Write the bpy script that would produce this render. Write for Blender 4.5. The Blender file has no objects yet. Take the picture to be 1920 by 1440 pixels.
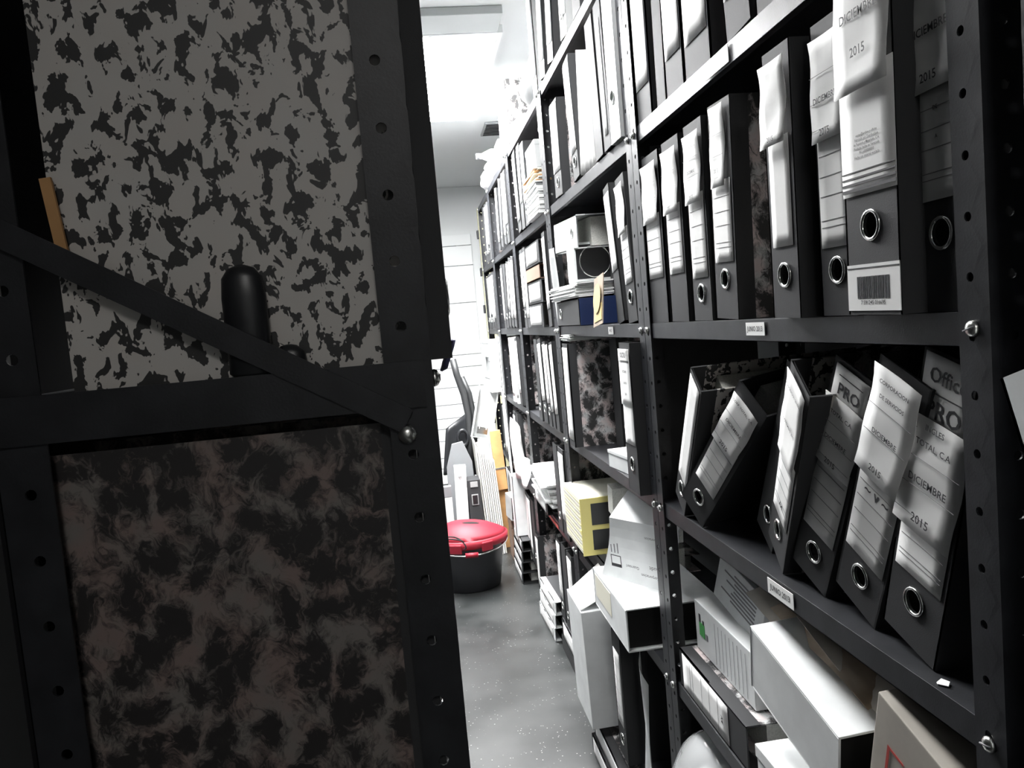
import bpy, bmesh, math, random
from mathutils import Vector, Matrix
random.seed(7)
PI = math.pi
sc = bpy.context.scene
col = sc.collection

# ------------------------------------------------------------------ camera, world, exposure
CZ = 1.27
yaw, pitch, roll = .11952, -.07859, .08759
r0 = Vector((math.cos(yaw), -math.sin(yaw), 0)); f0 = Vector((math.sin(yaw), math.cos(yaw), 0)); u0 = Vector((0, 0, 1))
FW = f0*math.cos(pitch)+u0*math.sin(pitch); u2 = u0*math.cos(pitch)-f0*math.sin(pitch)
RT = r0*math.cos(roll)-u2*math.sin(roll); UP = u2*math.cos(roll)+r0*math.sin(roll)
cam = bpy.data.cameras.new('camera'); cam.sensor_width = 36; cam.lens = 1439.7/1920*36; cam.clip_start = .02
co = bpy.data.objects.new('camera', cam); col.objects.link(co)
co.matrix_world = Matrix(((RT.x, UP.x, -FW.x, 0), (RT.y, UP.y, -FW.y, 0), (RT.z, UP.z, -FW.z, CZ), (0, 0, 0, 1)))
sc.camera = co
w = bpy.data.worlds.new('world'); sc.world = w; w.use_nodes = True
w.node_tree.nodes['Background'].inputs[0].default_value = (.6, .7, .8, 1)
w.node_tree.nodes['Background'].inputs[1].default_value = .05
sc.view_settings.view_transform = 'Standard'; sc.view_settings.look = 'None'
sc.view_settings.gamma = 1; sc.view_settings.use_curve_mapping = False
sc.view_settings.exposure = 0.28
LIGHT = 105.0      # far ceiling fixture
LIGHT3 = 36.0     # unseen fixture added over the near aisle to brighten the labels
LIGHT2 = 17.0      # fill lamp added behind the camera to lift faces turned towards it

# ------------------------------------------------------------------ materials
MATS = {}
def mat(name, colr, rough=.6, metal=0, spec=.5, emit=0, bump=0, bscale=200, var=0, vscale=8, alpha=1, trans=0, coat=0):
    m = bpy.data.materials.new(name); m.use_nodes = True; nt = m.node_tree; b = nt.nodes['Principled BSDF']
    b.inputs['Base Color'].default_value = (*colr, 1); b.inputs['Roughness'].default_value = rough
    b.inputs['Metallic'].default_value = metal; b.inputs['Specular IOR Level'].default_value = spec
    if emit:
        b.inputs['Emission Color'].default_value = (*colr, 1); b.inputs['Emission Strength'].default_value = emit
    if trans: b.inputs['Transmission Weight'].default_value = trans
    if coat: b.inputs['Coat Weight'].default_value = coat
    if alpha < 1: b.inputs['Alpha'].default_value = alpha
    tc = nt.nodes.new('ShaderNodeTexCoord')
    if var:
        n = nt.nodes.new('ShaderNodeTexNoise'); n.inputs['Scale'].default_value = vscale; n.inputs['Detail'].default_value = 5
        nt.links.new(tc.outputs['Object'], n.inputs['Vector'])
        mx = nt.nodes.new('ShaderNodeMix'); mx.data_type = 'RGBA'
        mx.inputs['A'].default_value = (*[c*(1-var) for c in colr], 1); mx.inputs['B'].default_value = (*[min(1, c*(1+var)) for c in colr], 1)
        rp = nt.nodes.new('ShaderNodeMapRange'); rp.inputs['From Min'].default_value = .35; rp.inputs['From Max'].default_value = .65
        nt.links.new(n.outputs['Fac'], rp.inputs['Value']); nt.links.new(rp.outputs['Result'], mx.inputs['Factor'])
        nt.links.new(mx.outputs['Result'], b.inputs['Base Color'])
    if bump:
        n = nt.nodes.new('ShaderNodeTexNoise'); n.inputs['Scale'].default_value = bscale; n.inputs['Detail'].default_value = 3
        nt.links.new(tc.outputs['Object'], n.inputs['Vector'])
        bp = nt.nodes.new('ShaderNodeBump'); bp.inputs['Strength'].default_value = bump; bp.inputs['Distance'].default_value = .002
        nt.links.new(n.outputs['Fac'], bp.inputs['Height']); nt.links.new(bp.outputs['Normal'], b.inputs['Normal'])
    MATS[name] = m; return m

def marble(name, kind, light, dark, scale):
    m = bpy.data.materials.new(name); m.use_nodes = True; nt = m.node_tree; b = nt.nodes['Principled BSDF']
    N = nt.nodes.new; L = nt.links.new
    tc = N('ShaderNodeTexCoord'); mp = N('ShaderNodeMapping'); L(tc.outputs['Object'], mp.inputs['Vector'])
    b.inputs['Roughness'].default_value = .5
    def noise(s, det, dist, src, rough=.5):
        n = N('ShaderNodeTexNoise'); n.inputs['Scale'].default_value = s; n.inputs['Detail'].default_value = det
        n.inputs['Distortion'].default_value = dist; n.inputs['Roughness'].default_value = rough
        L(src, n.inputs['Vector']); return n
    def rng(src, a, c):
        r = N('ShaderNodeMapRange'); r.inputs['From Min'].default_value = a; r.inputs['From Max'].default_value = c
        L(src, r.inputs['Value']); return r.outputs['Result']
    if kind == 'speckle':
        mp.inputs['Scale'].default_value = (1, 1, .7); mp.inputs['Rotation'].default_value = (0, -.35, 0)
        n = noise(scale, 3.0, .35, mp.outputs['Vector'], .6)
        f = rng(n.outputs['Fac'], .468, .482)
        n2 = noise(25, 2, 0, tc.outputs['Object']); tint = n2.outputs['Fac']
        A = (*dark, 1); B1 = (*light, 1); B2 = (light[0]*1.04, light[1]*.95, light[2]*.9, 1)
    else:
        mp.inputs['Scale'].default_value = (1, 1, .8); mp.inputs['Rotation'].default_value = (0, .5, 0)
        wn = noise(scale*.6, 4, 0, mp.outputs['Vector'])
        va = N('ShaderNodeVectorMath'); va.operation = 'MULTIPLY_ADD'; va.inputs[1].default_value = (.045,)*3
        L(wn.outputs['Color'], va.inputs[0]); L(mp.outputs['Vector'], va.inputs[2])
        v = N('ShaderNodeTexVoronoi'); v.inputs['Scale'].default_value = scale; v.feature = 'SMOOTH_F1'; v.inputs['Smoothness'].default_value = .35
        L(va.outputs[0], v.inputs['Vector'])
        n = noise(scale*2.2, 8, 1.5, va.outputs[0], .72)
        ad = N('ShaderNodeMath'); ad.operation = 'MULTIPLY_ADD'; ad.inputs[1].default_value = 1.5
        L(n.outputs['Fac'], ad.inputs[0]); L(v.outputs['Distance'], ad.inputs[2])
        f = rng(ad.outputs[0], 1.16, 1.5)
        n2 = noise(30, 3, 0, tc.outputs['Object']); tint = rng(n2.outputs['Fac'], .4, .6)
        A = (*dark, 1); B1 = (*light, 1); B2 = (light[0]*1.1, light[1]*.92, light[2]*.9, 1)
    mx = N('ShaderNodeMix'); mx.data_type = 'RGBA'; mx.inputs['A'].default_value = B1; mx.inputs['B'].default_value = B2; L(tint, mx.inputs['Factor'])
    m2 = N('ShaderNodeMix'); m2.data_type = 'RGBA'; m2.inputs['A'].default_value = A; L(mx.outputs['Result'], m2.inputs['B']); L(f, m2.inputs['Factor'])
    L(m2.outputs['Result'], b.inputs['Base Color'])
    MATS[name] = m; return m

marble('speckle_marble', 'speckle', (.56, .56, .54), (.022, .022, .022), 78)
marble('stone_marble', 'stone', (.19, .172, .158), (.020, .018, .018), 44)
marble('grey_marble', 'stone', (.62, .63, .63), (.03, .03, .03), 34)
mat('black_steel', (.020, .021, .024), .42, 0, .35, bump=.06, bscale=500, var=.25, vscale=30)
mat('black_cloth', (.046, .047, .049), .65, 0, .2, bump=.12, bscale=900)
mat('black_plastic', (.015, .016, .018), .35)
mat('shade_black', (.012, .012, .013), 1, spec=.02)
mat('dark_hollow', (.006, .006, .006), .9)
mat('navy_cloth', (.006, .018, .075), .4)
mat('paper_white', (.82, .83, .82), .75, spec=.2, bump=.05, bscale=60)
mat('label_white', (.86, .86, .85), .7, spec=.2, bump=.1, bscale=40)
mat('label_grey_shaded', (.74, .74, .73), .7, spec=.2, bump=.1, bscale=40)  # also serves white labels on the leaning files, shade put into the colour
mat('page_edge', (.62, .62, .58), .85, spec=.1, var=.12, vscale=300)
mat('card_white', (.74, .76, .76), .6, var=.06, vscale=15)
mat('card_grey', (.42, .43, .43), .6, var=.1, vscale=15)
mat('kraft', (.36, .29, .22), .75, var=.15, vscale=20)
mat('kraft_pale', (.44, .41, .36), .7, var=.12, vscale=12)
mat('orange_card', (.55, .30, .12), .7, var=.15, vscale=12)
mat('cream_card', (.78, .76, .64), .6)
mat('yellow_card', (.70, .62, .22), .55)
mat('brown_card', (.22, .14, .1), .6)
mat('ink', (.05, .05, .055), .7)
mat('ink_grey', (.22, .22, .23), .7)
mat('red_ink', (.45, .06, .05), .6)
mat('green_ink', (.08, .38, .1), .6)
mat('chrome', (.8, .8, .78), .18, 1)
mat('bolt_steel', (.75, .75, .72), .28, 1)
mat('red_plastic', (.27, .008, .022), .6, spec=.5)
mat('bucket_black', (.018, .019, .022), .45)
mat('grey_plastic', (.25, .26, .27), .4)
mat('rod_metal', (.02, .021, .022), .5)
mat('wall_paint', (.80, .82, .82), .7, bump=.05, bscale=60)
mat('ceiling_paint', (.76, .78, .78), .8, bump=.03, bscale=50)
mat('wall_shade_grey', (.16, .165, .17), .8)  # side walls coloured dark to put shaded depth behind the shelves
mat('beam_paint', (.42, .44, .44), .8)
mat('panel_white', (.86, .88, .88), .5)
mat('joint_dark', (.25, .26, .27), .8)
mat('jamb_wood', (.62, .60, .40), .6, var=.15, vscale=25)
mat('lamp_glow', (1, 1, 1), .5, emit=LIGHT)
mat('lamp_glow_near', (1, 1, 1), .5, emit=LIGHT3)
mat('lamp_glow_fill', (1, .98, .95), .5, emit=LIGHT2)
mat('clear_plastic', (.85, .87, .88), .12, alpha=.38)
mat('cloth_purple', (.05, .05, .12), .8)
mat('gold_paper', (.62, .50, .22), .5)

# speckled polished concrete
m = mat('concrete', (.10, .105, .105), .3); nt = m.node_tree; b = nt.nodes['Principled BSDF']
N = nt.nodes.new; L = nt.links.new
tc = N('ShaderNodeTexCoord')
n1 = N('ShaderNodeTexNoise'); n1.inputs['Scale'].default_value = 3.5; n1.inputs['Detail'].default_value = 6; L(tc.outputs['Object'], n1.inputs['Vector'])
cr = N('ShaderNodeValToRGB'); cr.color_ramp.elements[0].position = .35; cr.color_ramp.elements[0].color = (.012, .014, .014, 1)
cr.color_ramp.elements[1].position = .7; cr.color_ramp.elements[1].color = (.046, .048, .048, 1); L(n1.outputs['Fac'], cr.inputs[0])
v = N('ShaderNodeTexVoronoi'); v.inputs['Scale'].default_value = 70; v.inputs['Randomness'].default_value = 1; L(tc.outputs['Object'], v.inputs['Vector'])
mr = N('ShaderNodeMapRange'); mr.inputs['From Min'].default_value = .15; mr.inputs['From Max'].default_value = .09; L(v.outputs['Distance'], mr.inputs['Value'])
n3 = N('ShaderNodeTexNoise'); n3.inputs['Scale'].default_value = 9; L(tc.outputs['Object'], n3.inputs['Vector'])
mr3 = N('ShaderNodeMapRange'); mr3.inputs['From Min'].default_value = .45; mr3.inputs['From Max'].default_value = .6; L(n3.outputs['Fac'], mr3.inputs['Value'])
mu = N('ShaderNodeMath'); mu.operation = 'MULTIPLY'; L(mr.outputs[0], mu.inputs[0]); L(mr3.outputs[0], mu.inputs[1])
mx = N('ShaderNodeMix'); mx.data_type = 'RGBA'; mx.inputs['B'].default_value = (.34, .34, .33, 1)
L(mu.outputs[0], mx.inputs['Factor']); L(cr.outputs[0], mx.inputs['A']); L(mx.outputs['Result'], b.inputs['Base Color'])
rr = N('ShaderNodeMapRange'); rr.inputs['To Min'].default_value = .3; rr.inputs['To Max'].default_value = .5; L(n1.outputs['Fac'], rr.inputs['Value']); L(rr.outputs[0], b.inputs['Roughness'])

# ------------------------------------------------------------------ mesh helpers
class MB:
    def __init__(s): s.bm = bmesh.new(); s.mats = []
    def mi(s, m):
        if m not in s.mats: s.mats.append(m)
        return s.mats.index(m)
    def faces(s, vs, fs, m, M=None):
        i = s.mi(m); V = [s.bm.verts.new((M @ Vector(v)) if M else v) for v in vs]
        for f in fs:
            try: fc = s.bm.faces.new([V[k] for k in f]); fc.material_index = i
            except ValueError: pass
        return s
    def box(s, a, c, m, M=None):
        (x0, y0, z0), (x1, y1, z1) = a, c
        vs = [(x0, y0, z0), (x1, y0, z0), (x1, y1, z0), (x0, y1, z0), (x0, y0, z1), (x1, y0, z1), (x1, y1, z1), (x0, y1, z1)]
        return s.faces(vs, [(0, 3, 2, 1), (4, 5, 6, 7), (0, 1, 5, 4), (1, 2, 6, 5), (2, 3, 7, 6), (3, 0, 4, 7)], m, M)
    def lathe(s, prof, m, M=None, n=24, cap=True):
        vs = []; fs = []
        for r, z in prof:
            for k in range(n): a = 2*PI*k/n; vs.append((r*math.cos(a), r*math.sin(a), z))
        for j in range(len(prof)-1):
            for k in range(n): k2 = (k+1) % n; fs.append((j*n+k, j*n+k2, (j+1)*n+k2, (j+1)*n+k))
        if cap: fs.append(tuple(range(n-1, -1, -1))); fs.append(tuple((len(prof)-1)*n+k for k in range(n)))
        return s.faces(vs, fs, m, M)
    def torus(s, R, r, m, M=None, n=24, k=8):
        vs = []; fs = []
        for i in range(n):
            a = 2*PI*i/n
            for j in range(k):
                c = 2*PI*j/k; vs.append(((R+r*math.cos(c))*math.cos(a), (R+r*math.cos(c))*math.sin(a), r*math.sin(c)))
        for i in range(n):
            for j in range(k): fs.append((i*k+j, ((i+1) % n)*k+j, ((i+1) % n)*k+(j+1) % k, i*k+(j+1) % k))
        return s.faces(vs, fs, m, M)
    def tube(s, pts, r, m, k=8, rs=None):
        pts = [Vector(p) for p in pts]; vs = []; fs = []
        for i, p in enumerate(pts):
            d = (pts[min(i+1, len(pts)-1)]-pts[max(i-1, 0)]).normalized()
            a = d.orthogonal().normalized() if i == 0 else (a-d*a.dot(d)).normalized()
            c = d.cross(a); rad = rs[i] if rs else r
            for j in range(k): t = 2*PI*j/k; vs.append(p+(a*math.cos(t)+c*math.sin(t))*rad)
        for i in range(len(pts)-1):
            for j in range(k): fs.append((i*k+j, i*k+(j+1) % k, (i+1)*k+(j+1) % k, (i+1)*k+j))
        fs.append(tuple(range(k-1, -1, -1))); fs.append(tuple((len(pts)-1)*k+j for j in range(k)))
        return s.faces(vs, fs, m)
    def grid(s, fn, nu, nv, m, M=None):
        vs = [fn(i/nu, j/nv) for i in range(nu+1) for j in range(nv+1)]
        fs = [(i*(nv+1)+j, (i+1)*(nv+1)+j, (i+1)*(nv+1)+j+1, i*(nv+1)+j+1) for i in range(nu) for j in range(nv)]
        return s.faces(vs, fs, m, M)
    def hole_panel(s, y0, y1, z0, z1, hy, hz, r, x, m, n=16, flip=False, M=None):
        # flat panel in the plane x = const with a round hole
        vs = []; fs = []
        for k in range(n):
            a = 2*PI*k/n+1e-4; c, q = math.cos(a), math.sin(a)
            vs.append((x, hy+r*c, hz+r*q))
        cs = []
        for k in range(n):
            a = 2*PI*k/n+1e-4; c, q = math.cos(a), math.sin(a)
            ty = ((y1-hy) if c > 0 else (y0-hy))/c if abs(c) > 1e-6 else 1e9
            tz = ((z1-hz) if q > 0 else (z0-hz))/q if abs(q) > 1e-6 else 1e9
            t = min(ty, tz); vs.append((x, hy+t*c, hz+t*q)); cs.append(0 if ty < tz else 1)
        # corners
        corner = {}
        for k in range(n):
            k2 = (k+1) % n; A, B = vs[n+k], vs[n+k2]
            f = [k, n+k, n+k2, k2]
            if cs[k] != cs[k2]:
                yy = A[1] if cs[k] == 0 else B[1]; zz = B[2] if cs[k] == 0 else A[2]
                vs.append((x, yy, zz)); f = [k, n+k, len(vs)-1, n+k2, k2]
            fs.append(tuple(f if not flip else f[::-1]))
        return s.faces(vs, fs, m, M)
    def build(s, name, parent=None, smooth=False, bevel=0, solid=0, M=None, seg=2):
        me = bpy.data.meshes.new(name)
        bmesh.ops.remove_doubles(s.bm, verts=s.bm.verts, dist=1e-6)
        bmesh.ops.recalc_face_normals(s.bm, faces=s.bm.faces)
        s.bm.to_mesh(me); s.bm.free()
        for m_ in s.mats: me.materials.append(MATS[m_])
        if smooth:
            for p in me.polygons: p.use_smooth = True
        o = bpy.data.objects.new(name, me); col.objects.link(o)
        if parent: o.parent = parent
        if M: o.matrix_local = M
        if solid:
            md = o.modifiers.new('solid', 'SOLIDIFY'); md.thickness = solid; md.offset = 0
        if bevel:
            md = o.modifiers.new('bevel', 'BEVEL'); md.width = bevel; md.segments = seg; md.limit_method = 'ANGLE'
        return o

def thing(name, label, cat, loc=(0, 0, 0), M=None, group=None):
    o = bpy.data.objects.new(name, None); col.objects.link(o); o.empty_display_size = .05
    if M is not None: o.matrix_world = M
    else: o.location = loc
    tag(o, label, cat, group); return o
def tag(o, label, cat, group=None):
    o['label'] = label; o['category'] = cat
    if group: o['group'] = group
    return o
def structure(o): o['kind'] = 'structure'; return o
def pose(x, y, z, lean=0, tilt=0, twist=0):
    return Matrix.Translation((x, y, z)) @ Matrix.Rotation(twist, 4, 'Z') @ Matrix.Rotation(tilt, 4, 'Y') @ Matrix.Rotation(lean, 4, 'X')
def rest(x, y, level, dims, lean=0, tilt=0, twist=0):
    """pose whose lowest corner of the box (0..d, -w/2..w/2, 0..h) rests on level"""
    d, w_, h = dims; M = pose(0, 0, 0, lean, tilt, twist)
    zm = min((M @ Vector((i*d, j*w_/2, k*h))).z for i in (0, 1) for j in (-1, 1) for k in (0, 1))
    return Matrix.Translation((x, y, level-zm+.0006)) @ M

TXT = {}
def text_mesh(t):
    if t not in TXT:
        cu = bpy.data.curves.new('t', 'FONT'); cu.body = t; cu.size = 1; cu.align_x = 'CENTER'; cu.align_y = 'CENTER'; cu.resolution_u = 2
        cu.offset = .012
        o = bpy.data.objects.new('t', cu); col.objects.link(o)
        bpy.context.view_layer.update()
        me = bpy.data.meshes.new_from_object(o.evaluated_get(bpy.context.evaluated_depsgraph_get()))
        bpy.data.objects.remove(o); TXT[t] = me
    return TXT[t]
# text frame on a spine that faces -x: reads along -y, up is +z
SPINE = Matrix(((0, 0, -1, 0), (-1, 0, 0, 0), (0, 1, 0, 0), (0, 0, 0, 1)))
def add_text(mb, t, size, m, M, sx=1):
    me = text_mesh(t); i = mb.mi(m); b2 = bmesh.new(); b2.from_mesh(me)
    T = M @ Matrix.Diagonal((size*sx, size, 1, 1))
    mp_ = {v_: mb.bm.verts.new(T @ v_.co) for v_ in b2.verts}
    for f in b2.faces:
        try: nf = mb.bm.faces.new([mp_[v_] for v_ in f.verts]); nf.material_index = i
        except ValueError: pass
    b2.free()

# levels (upper face of each shelf) and bay limits
LV = {0: 2.007, 1: 1.630, 2: 1.246, 3: .882, 4: .507, 5: .132}
DX = .464; SD = .32
Y = [-.43, .571, 1.52, 2.49, 3.36, 4.22, 4.86]

# ------------------------------------------------------------------ the room
XL, XR, YN, YF, ZC = -.36, .83, -2.6, 6.3, 2.40
mb = MB(); mb.box((XL-.1, YN-.1, -.1), (XR+.1, YF+.1, 0), 'concrete'); structure(mb.build('floor'))
mb = MB(); mb.box((XL-.1, YN-.1, ZC), (XR+.1, YF+.1, ZC+.1), 'ceiling_paint'); structure(mb.build('ceiling'))
mb = MB(); mb.box((XL-.1, YN, 0), (XL, YF, ZC), 'wall_shade_grey'); structure(mb.build('wall_left'))
mb = MB(); mb.box((XR, YN, 0), (XR+.1, YF, ZC), 'wall_shade_grey'); structure(mb.build('wall_right'))
mb = MB(); mb.box((XL-.1, YN-.1, 0), (XR+.1, YN, ZC), 'wall_paint'); structure(mb.build('wall_near'))
mb = MB(); mb.box((XL-.1, YF, 0), (XR+.1, YF+.1, ZC), 'wall_paint'); structure(mb.build('wall_back'))
# boarded white panelling on the far wall
root = MB(); z = 0; hs = [.13, .085, .14, .10, .085, .11, .14, .16, .10, .42, .30, .16, .09]
for i, h in enumerate(hs):
    root.box((XL, YF-.03, z+.003), (.52-(0 if z < 2.0 else .10), YF, z+h-.003), 'panel_white'); z += h
root.box((XL, YF-.022, 0), (.40, YF, z-.004), 'joint_dark')
o = root.build('trim_1', bevel=.001); structure(o)
mb = MB(); mb.box((.53, 5.6, 0), (.60, 5.66, 2.12), 'jamb_wood')
for k in range(6): mb.box((.515, 5.605, .55+k*.27), (.531, 5.65, .61+k*.27), 'black_steel')
structure(mb.build('trim_2', bevel=.003))

# ceiling light fixtures: the far one is seen, the others are added
def fixture(y0, y1, x0, x1, glow, label, end=True):
    t = thing('ceiling_light', label, 'ceiling light', ((x0+x1)/2, y0, ZC))
    M = Matrix.Translation((-(x0+x1)/2, -y0, -ZC))
    mb = MB()
    for a, c in (((x0-.02, y0-.02, ZC-.03), (x1+.02, y0, ZC)), ((x0-.02, y1, ZC-.03), (x1+.02, y1+.02, ZC)), ((x0-.02, y0, ZC-.03), (x0, y1, ZC)), ((x1, y0, ZC-.03), (x1+.02, y1, ZC))): mb.box(a, c, 'panel_white', M)
    mb.build('frame', t)
    mb = MB(); mb.box((x0, y0, ZC-.025), (x1, y1, ZC-.012), glow, M); mb.build('diffuser', t)
    return t
fixture(3.0, 4.18, -.18, .42, 'lamp_glow', 'large bright square ceiling light above the aisle')
mb = MB(); mb.box((-.18, 2.80, ZC-.03), (.42, 2.975, ZC-.0005), 'beam_paint'); tag(mb.build('ceiling_panel', bevel=.003), 'grey blank ceiling panel strip beside the bright ceiling light', 'ceiling panel')
fixture(1.25, 1.95, -.12, .22, 'lamp_glow_near', 'ceiling light added over the near aisle, unseen, to brighten file labels')
fixture(-1.9, -1.3, -.1, .3, 'lamp_glow_fill', 'fill light added behind the viewer, unseen, to brighten near faces')
t = thing('ceiling_vent', 'small dark grille in the ceiling above the far shelving', 'vent', (.56, 4.5, ZC))
mb = MB(); mb.box((-.06, -.14, -.012), (.06, .14, -.0005), 'grey_plastic')
mb.build('frame', t, bevel=.002)
mb = MB()
for k in range(7): mb.box((-.05, -.12+k*.036, -.017), (.05, -.105+k*.036, -.0125), 'black_steel')
mb.build('grille', t)

# ------------------------------------------------------------------ slotted-angle shelving units
def post_mesh(H, sy, sx, p=.05):
    """L-angle: corner at origin, flange along sy*y in the plane x=0 and flange along sx*x in the plane y=0, punched every 5 cm"""
    mb = MB(); n = int(H/p); W = .036
    for k in range(n):
        a, c = sorted((0, sy*W)); mb.hole_panel(a, c, k*p, (k+1)*p, sy*.02, k*p+.025, .0042, 0, 'black_steel', n=12)
        a, c = sorted((0, sx*W)); M = Matrix(((0, 1, 0, 0), (1, 0, 0, 0), (0, 0, 1, 0), (0, 0, 0, 1)))
        mb.hole_panel(a, c, k*p, (k+1)*p, sx*.02, k*p+.025, .0042, 0, 'black_steel', n=12, M=M)
    return mb
PROTO = {}
def instance(key, maker, name, parent, M):
    if key not in PROTO:
        o = maker(); PROTO[key] = o; o.name = name
        o.parent = parent; o.matrix_local = M; return o
    o = PROTO[key].copy(); o.name = name; o.parent = parent; o.matrix_local = M; col.objects.link(o); return o
def shelf_mb(W, D_, flip):
    mb = MB(); e = .0025
    mb.box((0, 0, -.0012), (D_, W, 0), 'black_steel')
    mb.box((0, 0, -.03), (.0012, W, 0), 'black_steel'); mb.box((D_-.0012, 0, -.03), (D_, W, 0), 'black_steel')
    mb.box((0, 0, -.03), (.012, W, -.0288), 'black_steel')
    mb.box((0, 0, -.03), (D_, .0012, 0), 'black_steel'); mb.box((0, W-.0012, -.03), (D_, W, 0), 'black_steel')
    return mb
def unit(y0, y1, x0, x1, levels, label, H=2.05, front=-1, skip_bolts=()):
    """front = -1: the front faces -x (right run); +1: the front faces +x (left run)"""
    t = thing('shelving_unit', label, 'shelving', ((x0+x1)/2, (y0+y1)/2, 0), group='slotted angle shelving units')
    cx, cy = (x0+x1)/2, (y0+y1)/2; g = .002; y0 += g; y1 -= g; n = int(H/.05)
    for (px, sx) in ((x0, 1), (x1, -1)):
        for (py, sy) in ((y0, 1), (y1, -1)):
            instance(('post', H, sy, sx), lambda: post_mesh(H, sy, sx).build('post', t, solid=.0018), 'post', t, Matrix.Translation((px-cx, py-cy, 0)))
    W = y1-y0-.006; D_ = x1-x0-.006
    for l in levels:
        sh = instance(('shelf', round(W, 3), round(D_, 3)), lambda: shelf_mb(W, D_, 0).build('shelf', t, bevel=.0008), 'shelf', t, Matrix.Translation((x0+.003-cx, y0+.003-cy, LV[l])))
    for l in levels:
        fx = x0 if front < 0 else x1
        for (py, sy) in ((y0, 1), (y1, -1)):
            def mk():
                mb = MB(); mb.lathe([(.0068, 0), (.0072, .0012), (.0062, .0035), (.0035, .0052), (.0008, .0056)], 'bolt_steel', n=14); mb.box((-.0062, -.0006, .0045), (.0062, .0006, .0060), 'ink_grey')
                return mb.build('bolt', t, smooth=True)
            instance('bolt', mk, 'bolt', t, Matrix.Translation((fx-cx+front*.0012, py+sy*.018-cy, LV[l]-.014)) @ Matrix.Rotation(front*PI/2, 4, 'Y') @ Matrix.Rotation(random.uniform(0, 3), 4, 'Z'))
        for (py, sy) in ((y0, 1), (y1, -1)) if False else ():
            pass
    return t
bayn = ['right-hand bay beside the viewer', 'nearest full bay on the right', 'second bay', 'third bay', 'fourth bay', 'farthest bay']
U = []
for i in range(6):
    U.append(unit(Y[i], Y[i+1] if i else .532, DX, DX+SD, range(0, 6),
         ['black slotted steel shelving, dark bay cut by the right edge of the photo', 'black slotted steel shelving, nearest bay with 2015 files on the right',
          'black slotted steel shelving bay holding the blue file, second on right', 'black slotted steel shelving, third bay along the right of the aisle',
          'black slotted steel shelving, fourth narrow-looking bay down the aisle', 'black slotted steel shelving, farthest bay before the pale door jamb'][i], H=2.05 if i not in () else 2.05))
UL = unit(.598, 1.52, -.311, .010, range(0, 6), 'black slotted steel shelving on the left, marbled files seen end on', front=1)
# end strap of the left unit
mb = MB(); a = Vector((-.300, .5935, 1.374)); c = Vector((-.012, .5935, 1.202)); d = (c-a).normalized(); nrm = Vector((0, 1, 0)).cross(d)*.0098
mb.faces([a+nrm, c+nrm, c-nrm, a-nrm], [(0, 1, 2, 3)], 'black_steel'); o = mb.build('diagonal_brace', solid=.002)
o.parent = UL; o.matrix_parent_inverse = UL.matrix_world.inverted(); 
bpy.context.view_layer.update(); o.matrix_parent_inverse = Matrix.Translation(-UL.location)
for l in (1, 2, 3, 4):
    mb = MB(); mb.box((-.308, .5955, LV[l]-.034), (.004, .5972, LV[l]+.002), 'black_steel')
    o = mb.build('end_rail'); o.parent = UL; o.matrix_parent_inverse = Matrix.Translation(-UL.location)
mb = MB(); mb.box((-.316, .60, .02), (-.313, 1.518, 2.04), 'shade_black')  # added dark sheet standing for the shade behind the left files
o = mb.build('added_dark_sheet'); o.parent = UL; o.matrix_parent_inverse = Matrix.Translation(-UL.location)
mb = MB(); mb.lathe([(.0068, 0), (.0072, .0012), (.0062, .0035), (.0035, .0052), (.0008, .0056)], 'bolt_steel', M=Matrix.Translation((-.013, .5955, 1.192)) @ Matrix.Rotation(PI/2, 4, 'X'), n=16)
o = mb.build('end_bolt', smooth=True); o.parent = UL; o.matrix_parent_inverse = Matrix.Translation(-UL.location)

# shelf-edge tickets
def ticket(y, z, wd, h, text, label, ang=0):
    t = thing('shelf_ticket', label, 'label', M=Matrix.Translation((DX-.0012+.003, y, z)) @ Matrix.Rotation(ang, 4, 'X'), group='paper tickets on shelf edges')
    mb = MB(); mb.box((-.0012, -wd/2, -h/2), (-.0003, wd/2, h/2), 'label_white'); mb.build('paper', t)
    if text:
        mb = MB(); add_text(mb, text, h*.55, 'ink', Matrix.Translation((-.0016, 0, 0)) @ SPINE, .95); mb.build('printed_text', t)
ticket(1.012, LV[2]-.013, .058, .018, 'JUNIO 2013', 'white JUNIO 2013 ticket on the eye-level shelf edge')
ticket(1.085, LV[1]-.015, .085, .024, '', 'blank white ticket on the edge of the upper near shelf')
ticket(.985, LV[3]-.015, .075, .022, 'JUNIO 2013', 'white ticket under the leaning 2015 files on the near shelf edge')
ticket(1.80, LV[2]-.014, .045, .018, 'M-12', 'small white ticket under the blue file on the shelf edge')

# ------------------------------------------------------------------ lever arch files
def cover_mb(w_, h, d, mm, ring_z, cloth='black_cloth', hole=True):
    mb = MB(); t_ = .0028; cl = .026
    if hole:
        mb.hole_panel(-w_/2, w_/2, 0, h, 0, ring_z, .0125, 0, cloth, n=24)
        mb.hole_panel(-w_/2, w_/2, 0, h, 0, ring_z, .0125, t_, cloth, n=24)
        M = Matrix.Translation((t_/2, 0, ring_z)) @ Matrix.Rotation(PI/2, 4, 'Y'); mb.lathe([(.0125, -t_/2), (.0125, t_/2)], cloth, M, n=24, cap=False)
    else: mb.box((0, -w_/2, 0), (t_, w_/2, h), cloth)
    for s in (-1, 1):
        a, c = sorted((s*w_/2, s*(w_/2-t_)))
        mb.box((0, a, 0), (cl, c, h), cloth)
        a, c = sorted((s*(w_/2-.0004), s*(w_/2-t_)))
        mb.box((cl, a, 0), (d, c, h), mm)
    return mb
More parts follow.
